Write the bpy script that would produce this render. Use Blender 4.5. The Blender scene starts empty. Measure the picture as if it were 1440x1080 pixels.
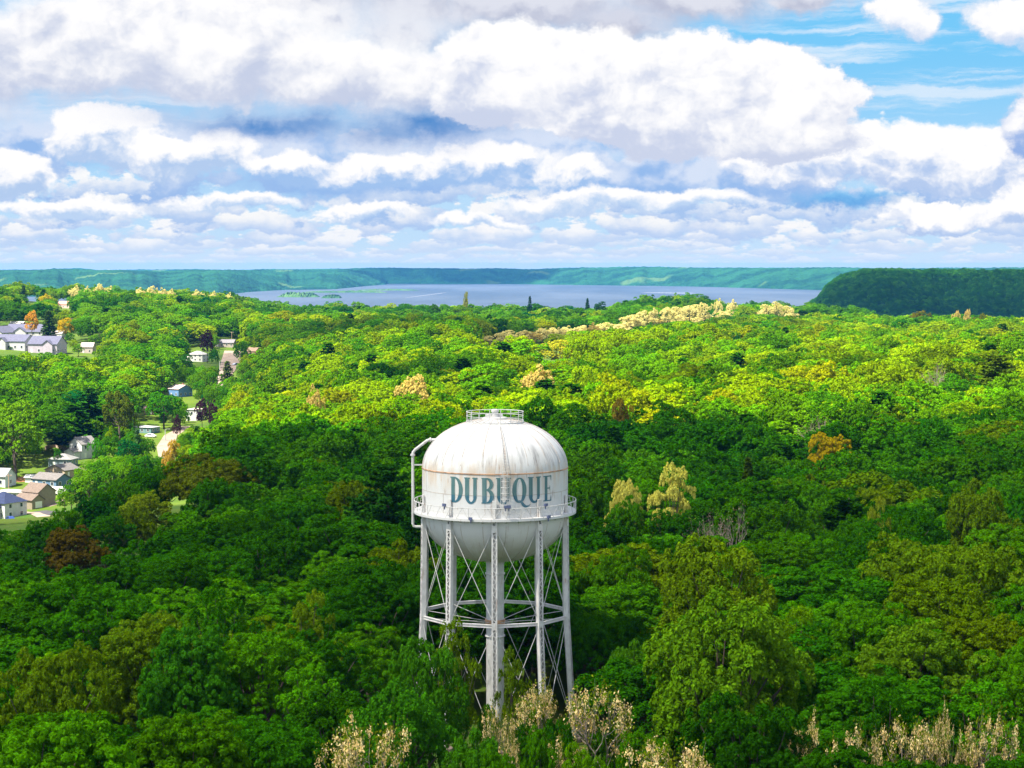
import bpy, math, random
import numpy as np
from mathutils import Vector, Matrix

random.seed(7)
RNG = np.random.default_rng(7)
SC = bpy.context.scene
COL = SC.collection
FPX = 2854.0            # focal length in photograph pixels (70 mm equivalent drone lens)
CAMZ = 52.0
EXPOSURE = 1.75
HAZE = 0.000024
TA = 168.0 / FPX        # tangent of the downward pitch
PITCH = math.atan(TA)


def lin(r, g, b):
    f = lambda c: (c / 255 / 12.92) if c / 255 <= 0.04045 else ((c / 255 + 0.055) / 1.055) ** 2.4
    return (f(r), f(g), f(b), 1.0)


def tand(y):
    tb = (y - 540.0) / FPX
    return (TA + tb) / (1 - TA * tb)


def at(x, y, D):
    """World point seen in direction (x, y), at forward distance D."""
    fy = math.cos(PITCH) - (y - 540) / FPX * math.sin(PITCH)
    return Vector(((x - 720) / FPX / fy * D, D, CAMZ - tand(y) * D))


def onground(x, y, z):
    return at(x, y, (CAMZ - z) / tand(y))


# ---------------------------------------------------------------- scene / camera
cam_d = bpy.data.cameras.new('camera')
cam = bpy.data.objects.new('camera', cam_d)
COL.objects.link(cam)
cam_d.sensor_width = 36.0
cam_d.lens = 36.0 * FPX / 1440.0
cam_d.clip_start = 1.0
cam_d.clip_end = 90000.0
cam.location = (0, 0, CAMZ)
cam.rotation_euler = (math.pi / 2 - PITCH, 0, 0)
SC.camera = cam
SC.view_settings.view_transform = 'Standard'
SC.view_settings.look = 'None'
SC.view_settings.exposure = EXPOSURE
SC.view_settings.gamma = 1.0
SC.view_settings.use_curve_mapping = False
cy = SC.cycles
cy.max_bounces = 6
cy.diffuse_bounces = 3
cy.glossy_bounces = 2
cy.transmission_bounces = 3
cy.volume_bounces = 0
cy.transparent_max_bounces = 6
cy.use_denoising = True
cy.sample_clamp_indirect = 6.0
# ---------------------------------------------------------------- sun + sky
SUN_EL = math.radians(60)
SUN_DIR = Vector((-0.86, -0.50, 0)).normalized() * math.cos(SUN_EL) + Vector((0, 0, math.sin(SUN_EL)))
sun_d = bpy.data.lights.new('sun', 'SUN')
sun = bpy.data.objects.new('sun', sun_d)
COL.objects.link(sun)
sun_d.energy = 5.0
sun_d.angle = math.radians(0.53)
sun_d.color = (1.0, 0.93, 0.78)
sun.rotation_euler = SUN_DIR.to_track_quat('Z', 'Y').to_euler()
sun.location = (0, 0, 300)

world = bpy.data.worlds.new('World')
SC.world = world
world.use_nodes = True


class NT:
    """Tiny expression builder for shader node trees."""

    def __init__(self, tree):
        self.t = tree
        self.n = tree.nodes
        self.l = tree.links

    def put(self, sock, v):
        if isinstance(v, bpy.types.NodeSocket):
            self.l.new(v, sock)
        elif v is not None:
            sock.default_value = v

    def m(self, op, a, b=None, c=None, clamp=False):
        n = self.n.new('ShaderNodeMath')
        n.operation = op
        n.use_clamp = clamp
        for i, v in enumerate((a, b, c)):
            if v is not None:
                self.put(n.inputs[i], v)
        return n.outputs[0]

    def v(self, op, a, b=None, scale=None):
        n = self.n.new('ShaderNodeVectorMath')
        n.operation = op
        self.put(n.inputs[0], a)
        if b is not None:
            self.put(n.inputs[1], b)
        if scale is not None:
            self.put(n.inputs['Scale'], scale)
        return n.outputs['Value'] if op in ('LENGTH', 'DOT_PRODUCT') else n.outputs[0]

    def xyz(self, x, y, z=0.0):
        n = self.n.new('ShaderNodeCombineXYZ')
        for i, v in enumerate((x, y, z)):
            self.put(n.inputs[i], v)
        return n.outputs[0]

    def sep(self, v):
        n = self.n.new('ShaderNodeSeparateXYZ')
        self.put(n.inputs[0], v)
        return n.outputs

    def noise(self, vec, scale, detail=5, rough=0.5, w=None, lac=2.0, dim='2D', kind=None):
        n = self.n.new('ShaderNodeTexNoise')
        n.noise_dimensions = dim
        if kind:
            n.noise_type = kind
        if w is not None:
            vec = self.v('ADD', vec, (w * 7.13, w * 3.71, w))
        self.put(n.inputs['Vector'], vec)
        n.inputs['Scale'].default_value = scale
        n.inputs['Detail'].default_value = detail
        n.inputs['Roughness'].default_value = rough
        n.inputs['Lacunarity'].default_value = lac
        return n

    def voro(self, vec, scale, detail=2, rough=0.5, smooth=None, rand=1.0):
        n = self.n.new('ShaderNodeTexVoronoi')
        n.voronoi_dimensions = '2D'
        n.feature = 'F1' if smooth is None else 'SMOOTH_F1'
        n.normalize = True
        self.put(n.inputs['Vector'], vec)
        n.inputs['Scale'].default_value = scale
        n.inputs['Detail'].default_value = detail
        n.inputs['Roughness'].default_value = rough
        n.inputs['Randomness'].default_value = rand
        if smooth is not None:
            n.inputs['Smoothness'].default_value = smooth
        return n.outputs['Distance']

    def ss(self, x, lo, hi):
        n = self.n.new('ShaderNodeMapRange')
        n.interpolation_type = 'SMOOTHSTEP'
        self.put(n.inputs['Value'], x)
        self.put(n.inputs['From Min'], lo)
        self.put(n.inputs['From Max'], hi)
        return n.outputs['Result']

    def lr(self, x, lo, hi, a=0.0, b=1.0):
        n = self.n.new('ShaderNodeMapRange')
        self.put(n.inputs['Value'], x)
        self.put(n.inputs['From Min'], lo)
        self.put(n.inputs['From Max'], hi)
        self.put(n.inputs['To Min'], a)
        self.put(n.inputs['To Max'], b)
        return n.outputs['Result']

    def mix(self, f, a, b, blend='MIX'):
        n = self.n.new('ShaderNodeMix')
        n.data_type = 'RGBA'
        n.blend_type = blend
        self.put(n.inputs[0], f)
        self.put(n.inputs[6], a)
        self.put(n.inputs[7], b)
        return n.outputs[2]



def sky_node(t, k=0.1):
    sky = t.nodes.new('ShaderNodeTexSky')
    sky.sky_type = 'NISHITA'
    sky.sun_disc = False
    sky.sun_elevation = SUN_EL
    sky.sun_rotation = math.atan2(SUN_DIR.x, SUN_DIR.y)
    sky.air_density = 1.0
    sky.dust_density = 0.6
    sky.ozone_density = 2.0
    return sky.outputs[0]


def build_world():
    t = world.node_tree
    t.nodes.clear()
    g = NT(t)
    out = t.nodes.new('ShaderNodeOutputWorld')
    bg = t.nodes.new('ShaderNodeBackground')
    # clear Nishita air with broken white cloud across the upper sky
    tc = t.nodes.new('ShaderNodeTexCoord')
    nz = g.noise(tc.outputs['Generated'], 2.2, 3, 0.55, dim='3D').outputs['Fac']
    z = g.sep(tc.outputs['Generated'])[2]
    k = g.m('MULTIPLY', g.ss(nz, 0.40, 0.58), g.ss(z, 0.02, 0.25))
    c = g.mix(g.m('MULTIPLY', k, 0.9), sky_node(t), (4.6, 4.5, 4.3, 1))
    t.links.new(c, bg.inputs['Color'])
    bg.inputs['Strength'].default_value = SKY_STRENGTH
    t.links.new(bg.outputs[0], out.inputs[0])
    world.cycles.sampling_method = 'MANUAL'
    world.cycles.sample_map_resolution = 256


SKY_STRENGTH = 0.09
build_world()
# ---------------------------------------------------------------- the cloudy lower sky: a far dome of glowing air and cumulus
def build_sky(name, label, R, near):
    nx, ny = 96, 24
    vs, fs = [], []
    for j in range(ny + 1):
        e = math.radians(-2.0 + 26.0 * j / ny)
        for i in range(nx + 1):
            a = math.radians(-100 + 200 * i / nx)
            vs.append((R * math.sin(a) * math.cos(e), R * math.cos(a) * math.cos(e), R * math.sin(e)))
    for j in range(ny):
        for i in range(nx):
            k = j * (nx + 1) + i
            fs.append((k, k + nx + 1, k + nx + 2, k + 1))
    me = bpy.data.meshes.new(name)
    me.from_pydata(vs, [], fs)
    ob = bpy.data.objects.new(name, me)
    ob['kind'] = 'structure'
    ob['label'] = label
    ob.location = (0, 0, CAMZ)
    COL.objects.link(ob)
    mat = bpy.data.materials.new(name + '_air')
    mat.use_nodes = True
    mat.cycles.emission_sampling = 'NONE'
    me.materials.append(mat)
    t = mat.node_tree
    t.nodes.clear()
    g = NT(t)
    m = g.m
    out = t.nodes.new('ShaderNodeOutputMaterial')
    tc = t.nodes.new('ShaderNodeTexCoord')
    dx, dy, dz = g.sep(g.v('NORMALIZE', tc.outputs['Object']))
    U = FPX / 100.0
    X = m('MULTIPLY', m('ARCTAN2', dx, dy), U)
    Y = m('MULTIPLY', m('ARCSINE', dz), U)
    P = g.xyz(X, Y, 0.0)

    def e2(r, g_, b, k=1.0):
        c = lin(r, g_, b)
        s = k / 2 ** EXPOSURE
        return (c[0] * s, c[1] * s, c[2] * s, 1.0)

    # clear air between the clouds
    base = g.mix(g.ss(Y, 0.0, 3.4), e2(196, 226, 252), e2(118, 202, 250))

    # ---- shared turbulence
    Pw = g.v('MULTIPLY', P, (1.0, 1.3, 1.0))
    nA = g.noise(Pw, 0.62, 9, 0.64).outputs['Fac']
    nB = g.noise(Pw, 0.62, 9, 0.64, w=5.2).outputs['Fac']
    wx = m('SUBTRACT', nA, 0.5)
    wy = m('SUBTRACT', nB, 0.5)
    warp = g.xyz(wx, wy)
    soft_n = m('SUBTRACT', g.noise(Pw, 1.1, 3, 0.5, w=2.2).outputs['Fac'], 0.5)
    Pv = g.v('ADD', Pw, g.v('SCALE', warp, scale=0.7))
    vo1 = g.voro(Pv, 1.7, 3, 0.6)
    vo2 = g.voro(g.v('ADD', Pv, (-0.12, 0.20, 0.0)), 1.7, 3, 0.6)
    relief = m('SUBTRACT', vo2, vo1)
    billow = m('SUBTRACT', 0.40, vo1)

    col = base
    # rows of cumulus seen edge-on, far to near
    rows = [  # base, height, noise-x, noise-y, threshold, shade colour, white, alpha
        (0.03, 0.05, 0.8, 8.0, 0.50, (206, 222, 246), (238, 242, 252), 0.8),
        (0.10, 0.06, 0.8, 7.0, 0.47, (196, 216, 246), (244, 246, 253), 0.85),
        (0.18, 0.08, 0.75, 6.0, 0.46, (188, 212, 246), (247, 248, 253), 0.9),
        (0.28, 0.10, 0.70, 5.0, 0.46, (196, 217, 247), (250, 250, 253), 0.9),
        (0.40, 0.13, 0.65, 4.2, 0.45, (190, 213, 246), (253, 252, 253), 0.9),
        (0.55, 0.17, 0.58, 3.4, 0.45, (184, 208, 244), (255, 253, 252), 0.9),
        (0.74, 0.22, 0.52, 2.8, 0.44, (176, 203, 242), (255, 254, 253), 0.95),
        (0.98, 0.27, 0.46, 2.2, 0.44, (168, 198, 240), (255, 255, 254), 1.0),
        (1.26, 0.32, 0.40, 1.8, 0.44, (160, 192, 238), (255, 255, 255), 1.0),
    ]
    for i, (b, h, sx, sy, thr, sh, wh, al) in enumerate(rows if not near else []):
        nr = g.noise(g.v('MULTIPLY', P, (sx * 1.7, sy * 0.62, 1)), 1.0, 7, 0.6, w=3.7 * i + 1.3).outputs['Fac']
        wob = m('MULTIPLY', soft_n, 1.2 * h)
        q = m('DIVIDE', m('SUBTRACT', Y, m('ADD', wob, b)), h)
        up = m('MAXIMUM', q, 0.0)
        dn = m('MAXIMUM', m('MULTIPLY', q, -1.0), 0.0)
        f = m('SUBTRACT', m('SUBTRACT', m('SUBTRACT', nr, thr), m('MULTIPLY', up, 0.075)), m('MULTIPLY', dn, 0.16))
        f = m('ADD', f, m('MULTIPLY', billow, 0.16))
        mask = g.ss(f, -0.035, 0.04)
        lit = m('ADD', m('MULTIPLY', q, 0.55), m('ADD', m('MULTIPLY', relief, 0.7), m('MULTIPLY', m('SUBTRACT', nr, 0.5), 1.3)))
        lit = g.ss(lit, -0.35, 0.65)
        col = g.mix(m('MULTIPLY', mask, al), col, g.mix(lit, e2(*sh), e2(*wh)))

    # ---- named cumulus masses: unions of soft ellipses with billowing outlines
    Pm = g.v('ADD', P, g.v('MULTIPLY', warp, (1.25, 0.8, 0.0)))

    def mass(ells, shade, top=(255, 254, 255), soft=0.10, alpha=1.0, gain=1.3, mid=0.42, lo=-0.3, hi=0.3, bil=0.3, rk=0.9, nk=0.5):
        f = None
        num = den = None
        for (x, y, rx, ry) in ells:
            x, y, rx, ry = (x - 720) / 100, (372 - y) / 100, rx / 100, ry / 100
            d = g.v('MULTIPLY', g.v('SUBTRACT', Pm, (x, y, 0)), (1 / rx, 1 / ry, 0))
            r = m('SUBTRACT', 1.0, g.v('LENGTH', d))
            hr = m('ADD', m('MULTIPLY', g.sep(d)[1], 0.5), 0.5)
            f = r if f is None else m('SMOOTH_MAX', f, r, 0.15)
            w_ = m('POWER', m('MAXIMUM', m('ADD', r, 0.55), 0.001), 2.5)
            num = m('MULTIPLY', hr, w_) if num is None else m('MULTIPLY_ADD', hr, w_, num)
            den = w_ if den is None else m('ADD', den, w_)
        ff = m('ADD', f, m('MULTIPLY', billow, bil))
        mask = g.ss(ff, 0.0, soft)
        hh = m('DIVIDE', num, den)
        lit = m('ADD', m('MULTIPLY', m('SUBTRACT', hh, mid), gain), m('ADD', m('MULTIPLY', relief, rk), m('MULTIPLY', soft_n, nk)))
        lit = g.ss(lit, lo, hi)
        return g.mix(lit, e2(*shade), e2(*top, 1.02)), m('MULTIPLY', mask, alpha)

    # thin streaks across the blue gap
    st = g.noise(g.v('MULTIPLY', g.v('ADD', P, g.v('SCALE', warp, scale=0.3)), (0.30, 4.0, 1)), 1.0, 5, 0.6, w=9.1).outputs['Fac']
    stm = m('MULTIPLY', g.ss(st, 0.46, 0.70), g.ss(Y, 1.5, 2.0))
    col = g.mix(m('MULTIPLY', stm, 0.8), col, e2(226, 240, 254)) if not near else e2(206, 216, 240)

    layers = [
        # dim far layers behind everything at the left and middle
        dict(ells=[(60, 200, 190, 70), (330, 205, 420, 50), (700, 215, 330, 70), (950, 250, 300, 50), (500, 250, 300, 40)], shade=(150, 188, 238), top=(214, 226, 247), soft=0.8, nk=1.6, mid=0.5),
        dict(ells=[(1180, 283, 110, 18)], shade=(84, 160, 228), top=(120, 186, 238), soft=0.8, bil=0.2, alpha=0.9),
        # low bank on the right
        dict(ells=[(1300, 222, 130, 60), (1230, 205, 70, 42), (1400, 232, 110, 56), (1110, 232, 100, 34), (1310, 306, 90, 22), (1420, 300, 70, 24)], shade=(182, 204, 240), mid=0.30, rk=1.2, soft=0.2),
        # second row
        dict(ells=[(20, 250, 90, 38), (150, 192, 86, 44), (310, 212, 60, 34), (230, 228, 90, 26)], shade=(180, 205, 240), mid=0.34, rk=1.2, soft=0.22),
        dict(ells=[(420, 238, 90, 24), (540, 242, 90, 28), (670, 234, 110, 34), (800, 254, 70, 28)], shade=(162, 196, 240), mid=0.40, rk=1.2, soft=0.3),
        dict(ells=[(330, 284, 110, 15), (110, 300, 130, 16), (520, 298, 90, 13), (800, 288, 110, 20), (950, 286, 150, 18), (680, 310, 80, 12)], shade=(190, 214, 245), mid=0.36, rk=0.9, soft=0.4),
        # grey underside along the top
        dict(ells=[(270, -8, 220, 34), (440, 4, 270, 52), (590, 14, 170, 50), (740, 8, 280, 54), (960, 6, 230, 46), (1130, 4, 110, 26)], shade=(186, 192, 214), top=(222, 225, 237), soft=0.8, bil=0.25, nk=1.3),
        dict(ells=[(860, 42, 120, 44)], shade=(188, 193, 214), top=(212, 216, 231), soft=0.8, bil=0.25),
        dict(ells=[(560, 48, 190, 62), (450, 40, 120, 50)], shade=(196, 203, 224), top=(232, 235, 244), soft=0.9, bil=0.2, nk=1.2),
        # small clouds at upper right
        dict(ells=[(1250, 38, 54, 34), (1278, 50, 38, 24), (1225, 30, 36, 20)], shade=(214, 226, 247), soft=0.5, mid=0.3, bil=0.6),
        dict(ells=[(1395, 50, 52, 34), (1440, 62, 50, 34), (1425, 30, 44, 20)], shade=(214, 226, 247), soft=0.5, mid=0.3, bil=0.6),
        dict(ells=[(1460, 145, 56, 52), (1455, 190, 56, 52)], shade=(150, 180, 232), soft=0.3, mid=0.45),
        # the great left mass
        dict(ells=[(120, 80, 260, 92), (330, 95, 250, 72), (500, 108, 190, 62), (600, 126, 170, 50), (-40, 90, 200, 95), (250, 30, 240, 55)],
             shade=(200, 209, 232), soft=0.45, mid=0.38, lo=-0.45, hi=0.50, nk=1.3, rk=1.0),
        # blue-grey base of the left mass
        dict(ells=[(380, 174, 270, 40), (590, 180, 200, 48), (660, 168, 100, 56)], shade=(84, 142, 208), top=(168, 192, 228), soft=1.0, bil=0.1, alpha=1.0, mid=0.62, nk=0.8, rk=0.5),
        # the great middle mass
        dict(ells=[(730, 95, 130, 70), (690, 130, 100, 60), (820, 120, 130, 80), (960, 118, 135, 76), (1060, 120, 95, 66), (1130, 150, 90, 56),
                   (1000, 185, 190, 48), (1110, 190, 110, 42), (880, 170, 150, 44)],
             shade=(204, 213, 236), soft=0.16, mid=0.36, lo=-0.42, hi=0.46, rk=1.2, nk=1.1),
    ]
    cover = None
    for d in (layers[6:] if near else layers[:6]):
        c, a = mass(**d)
        col = g.mix(a, col, c)
        cover = a if cover is None else m('SUBTRACT', m('ADD', cover, a), m('MULTIPLY', cover, a))
    # bright air right at the horizon
    if not near:
        col = g.mix(m('MULTIPLY', g.ss(Y, 0.40, -0.05), 0.6), col, e2(216, 233, 252))

    em = t.nodes.new('ShaderNodeEmission')
    t.links.new(col, em.inputs['Color'])
    tr = t.nodes.new('ShaderNodeBsdfTransparent')
    mx = t.nodes.new('ShaderNodeMixShader')
    edge = m('MULTIPLY', g.ss(Y, 9.5, 5.5), g.ss(m('ABSOLUTE', X), 46.0, 36.0))
    t.links.new(m('MULTIPLY', edge, cover) if near else edge, mx.inputs[0])
    t.links.new(tr.outputs[0], mx.inputs[1])
    t.links.new(em.outputs[0], mx.inputs[2])
    t.links.new(mx.outputs[0], out.inputs[0])


build_sky('sky', 'pale blue spring sky with rows of small clouds low above the river bluffs', 62000.0, False)
build_sky('cloud_sky', 'great white cumulus masses towering high above the river', 52000.0, True)
# ---------------------------------------------------------------- mesh helpers
class MB:
    def __init__(self):
        self.v, self.f = [], []

    def add(self, vs, fs):
        k = len(self.v)
        self.v += [tuple(p) for p in vs]
        self.f += [tuple(i + k for i in f) for f in fs]

    def box(self, c, d, M=None):
        x, y, z = (s / 2 for s in d)
        vs = [Vector((sx * x, sy * y, sz * z)) for sz in (-1, 1) for sy in (-1, 1) for sx in (-1, 1)]
        c = Vector(c)
        vs = [(M @ p if M is not None else p) + c for p in vs]
        self.add(vs, [(0, 2, 3, 1), (4, 5, 7, 6), (0, 1, 5, 4), (2, 6, 7, 3), (0, 4, 6, 2), (1, 3, 7, 5)])

    def beam(self, a, b, w, h=None, up=(0, 0, 1)):
        """Square bar from a to b."""
        a, b = Vector(a), Vector(b)
        h = w if h is None else h
        t = (b - a).normalized()
        u = Vector(up)
        s = t.cross(u)
        if s.length < 1e-4:
            s = t.cross(Vector((1, 0, 0)))
        s.normalize()
        n = s.cross(t)
        vs = [p + s * (i * w / 2) + n * (j * h / 2) for p in (a, b) for i, j in ((-1, -1), (1, -1), (1, 1), (-1, 1))]
        self.add(vs, [(3, 2, 1, 0), (4, 5, 6, 7), (0, 1, 5, 4), (1, 2, 6, 5), (2, 3, 7, 6), (3, 0, 4, 7)])

    def tube(self, pts, rad, n=8, caps=True, closed=False):
        pts = [Vector(p) for p in pts]
        if not hasattr(rad, '__len__'):
            rad = [rad] * len(pts)
        k0 = len(self.v)
        m = len(pts)
        ref = None
        for i, p in enumerate(pts):
            if closed:
                t = pts[(i + 1) % m] - pts[i - 1]
            else:
                t = pts[min(i + 1, m - 1)] - pts[max(i - 1, 0)]
            t.normalize()
            if ref is None:
                ref = Vector((0, 0, 1)) if abs(t.z) < 0.9 else Vector((1, 0, 0))
            s = t.cross(ref)
            if s.length < 1e-4:
                s = t.cross(Vector((0, 1, 0)))
            s.normalize()
            q = s.cross(t)
            ref = q
            for j in range(n):
                a = 2 * math.pi * j / n
                self.v.append(tuple(p + (s * math.cos(a) + q * math.sin(a)) * rad[i]))
        for i in range(m if closed else m - 1):
            for j in range(n):
                a, b = i * n + j, i * n + (j + 1) % n
                c, d = ((i + 1) % m) * n + (j + 1) % n, ((i + 1) % m) * n + j
                self.f.append((k0 + a, k0 + b, k0 + c, k0 + d))
        if caps and not closed:
            self.f.append(tuple(k0 + j for j in range(n))[::-1])
            self.f.append(tuple(k0 + (m - 1) * n + j for j in range(n)))

    def lathe(self, prof, n=96, c=(0, 0, 0)):
        k0 = len(self.v)
        for r, z in prof:
            for j in range(n):
                a = 2 * math.pi * j / n
                self.v.append((c[0] + r * math.cos(a), c[1] + r * math.sin(a), c[2] + z))
        for i in range(len(prof) - 1):
            for j in range(n):
                a, b = i * n + j, i * n + (j + 1) % n
                self.f.append((k0 + a, k0 + b, k0 + b + n, k0 + a + n))

    def build(self, name, mat, parent=None, smooth=False, **props):
        me = bpy.data.meshes.new(name)
        me.from_pydata(self.v, [], self.f)
        me.update()
        if smooth:
            me.shade_smooth()
        return link(name, me, mat, parent, **props)


def link(name, me, mat=None, parent=None, **props):
    if mat is not None and not me.materials:
        me.materials.append(mat)
    ob = bpy.data.objects.new(name, me)
    COL.objects.link(ob)
    if parent is not None:
        ob.parent = parent
    for k, v in props.items():
        if v is not None:
            ob[k] = v
    return ob


def thing(name, label, cat, loc, rz=0.0, group=None):
    o = bpy.data.objects.new(name, None)
    COL.objects.link(o)
    o.empty_display_size = 0.5
    o.location = loc
    o.rotation_euler = (0, 0, rz)
    o['label'] = label
    o['category'] = cat
    if group:
        o['group'] = group
    return o


# ---------------------------------------------------------------- materials
def pmat(name, col, rough=0.6, metal=0.0, var=0.0, vscale=3.0, spec=0.3, bump=0.0):
    """Principled material with a little blotchy variation of its own colour."""
    m = bpy.data.materials.new(name)
    m.use_nodes = True
    t = m.node_tree
    b = t.nodes['Principled BSDF']
    b.inputs['Roughness'].default_value = rough
    b.inputs['Metallic'].default_value = metal
    b.inputs['Specular IOR Level'].default_value = spec
    c = col if len(col) == 4 else (*col, 1)
    if var > 0:
        g = NT(t)
        tc = t.nodes.new('ShaderNodeTexCoord')
        nz = g.noise(tc.outputs['Object'], vscale, 5, 0.6, dim='3D').outputs['Fac']
        lo = tuple(x * (1 - var) for x in c[:3]) + (1,)
        hi = tuple(min(1, x * (1 + var)) for x in c[:3]) + (1,)
        t.links.new(g.mix(g.ss(nz, 0.3, 0.7), lo, hi), b.inputs['Base Color'])
    else:
        b.inputs['Base Color'].default_value = c
    return m


def foliage_mat(name, mode, trans=0.28, bright=1.0):
    """Leaves: colour from the object (or from the scattered point), varied leaf by leaf and clump by clump."""
    m = bpy.data.materials.new(name)
    m.use_nodes = True
    t = m.node_tree
    t.nodes.clear()
    g = NT(t)
    out = t.nodes.new('ShaderNodeOutputMaterial')
    if mode == 'object':
        oi = t.nodes.new('ShaderNodeObjectInfo')
        base = oi.outputs['Color']
    else:
        at_ = t.nodes.new('ShaderNodeAttribute')
        at_.attribute_type = 'INSTANCER'
        at_.attribute_name = 'tint'
        base = at_.outputs['Color']
    geo = t.nodes.new('ShaderNodeNewGeometry')
    rnd = geo.outputs['Random Per Island']
    tc = t.nodes.new('ShaderNodeTexCoord')
    nz = g.noise(tc.outputs['Object'], 0.35, 2, 0.5, dim='3D').outputs['Fac']
    k = g.m('MULTIPLY', g.lr(rnd, 0, 1, 0.62 * bright, 1.38 * bright), g.lr(nz, 0.3, 0.7, 0.85, 1.15))
    col = g.v('SCALE', base, scale=k)
    # young leaves lean to yellow
    yel = g.v('MULTIPLY', col, (1.45, 1.12, 0.7))
    rnd2 = g.m('FRACT', g.m('MULTIPLY', rnd, 17.31))
    col2 = g.mix(g.m('MULTIPLY', rnd2, 0.7), col, yel)
    d = t.nodes.new('ShaderNodeBsdfDiffuse')
    t.links.new(col2, d.inputs['Color'])
    tl = t.nodes.new('ShaderNodeBsdfTranslucent')
    t.links.new(g.v('MULTIPLY', col2, (1.35, 1.1, 0.5)), tl.inputs['Color'])
    mx = t.nodes.new('ShaderNodeMixShader')
    mx.inputs[0].default_value = trans
    t.links.new(d.outputs[0], mx.inputs[1])
    t.links.new(tl.outputs[0], mx.inputs[2])
    t.links.new(mx.outputs[0], out.inputs[0])
    return m


M_LEAF = foliage_mat('leaves', 'object')
M_LEAF_FAR = foliage_mat('forest_leaves', 'point')
M_FLOWER = foliage_mat('blossom_petals', 'object', trans=0.35)
M_BARK = pmat('bark', (0.075, 0.058, 0.045), 0.9, var=0.4, vscale=2.0)
M_DEADWOOD = pmat('bare_wood', (0.24, 0.20, 0.17), 0.9, var=0.3, vscale=2.0)
# ---------------------------------------------------------------- ground, river, bluffs
WATER_Z = -60.0
VALLEY = [(300, -215, 0), (450, -205, 8), (500, -198, 17), (560, -190, 26), (610, -182, 29), (660, -170, 29), (760, -150, 21), (830, -139, 18), (950, -147, 13),
          (1080, -158, 8), (1200, -166, 6), (1400, -175, 1), (1600, -180, 0)]
RIDGE_X = np.array([-700, 0, 120, 250, 320, 350, 420, 480, 560, 640, 700, 850, 900, 970, 1030, 1100, 1180, 1250, 1440, 2200], float)
RIDGE_Z = np.array([18, 16, 16, 15, 12, 4, -2, -2, -4, -4, -5, -5, 2, 3, -5, -3, -6, -12, -15, -15], float)


def gz(X, Y):
    X = np.asarray(X, float)
    Y = np.asarray(Y, float)
    z = 2.2 * np.sin(X / 61 + 0.7) * np.sin(Y / 83 + 1.1) + 2.4 * np.sin(X / 130 + Y / 170 + 2.0) + 1.3 * np.sin(X / 33 - Y / 47)
    z = z * np.clip((Y - 260) / 200, 0, 1)
    vy = np.array([p[0] for p in VALLEY], float)
    xc = np.interp(Y, vy, [p[1] for p in VALLEY])
    A = np.interp(Y, vy, [p[2] for p in VALLEY])
    w = np.where(X > xc, np.interp(Y, [500, 700, 820], [96.0, 90.0, 64.0]), 120.0)
    g = np.exp(-((X - xc) / w) ** 2)
    z = z * (1 - g * np.clip(A / 8, 0, 1)) - A * g
    # slope left of the valley rises to the terrace of the apartments
    # skyline ridge
    px = 720 + X / np.maximum(Y, 1) * FPX
    rz = np.interp(px, RIDGE_X, RIDGE_Z)
    z = z + rz * np.clip((Y - 1150) / 650, 0, 1) ** 1.3
    # descent to the river
    d = np.clip((Y - 1980) / 900, 0, 1)
    z = z * (1 - d) + (WATER_Z - 8) * d
    return z


def h2(X, Y):
    return float(gz(X, Y))


def grass_mat():
    m = bpy.data.materials.new('ground_cover')
    m.use_nodes = True
    t = m.node_tree
    b = t.nodes['Principled BSDF']
    b.inputs['Roughness'].default_value = 0.95
    b.inputs['Specular IOR Level'].default_value = 0.1
    g = NT(t)
    tc = t.nodes.new('ShaderNodeTexCoord')
    o = tc.outputs['Object']
    n1 = g.noise(o, 0.02, 6, 0.6, dim='3D').outputs['Fac']
    n2 = g.noise(o, 0.6, 5, 0.65, dim='3D').outputs['Fac']
    c = g.mix(g.ss(n1, 0.35, 0.65), (0.035, 0.085, 0.008, 1), (0.085, 0.14, 0.012, 1))
    c = g.mix(g.ss(n2, 0.45, 0.8), c, (0.10, 0.085, 0.03, 1))
    t.links.new(c, b.inputs['Base Color'])
    return m


def build_ground():
    ys = np.concatenate([np.linspace(-150, 60, 8), np.linspace(90, 2000, 150), np.geomspace(2040, 15400, 26)])
    us = np.linspace(-1, 1, 121)
    V = []
    for y in ys:
        half = max(420.0, 0.62 * y + 250)
        X = us * half
        Z = gz(X, np.full_like(X, y))
        V.append(np.stack([X, np.full_like(X, y), Z], 1))
    V = np.concatenate(V)
    nx = len(us)
    fs = []
    for j in range(len(ys) - 1):
        for i in range(nx - 1):
            k = j * nx + i
            fs.append((k, k + 1, k + nx + 1, k + nx))
    me = bpy.data.meshes.new('ground')
    me.from_pydata([tuple(p) for p in V], [], fs)
    me.shade_smooth()
    link('ground', me, grass_mat(), kind='structure', label='grassy forest ground and lawns between the trees')


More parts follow.
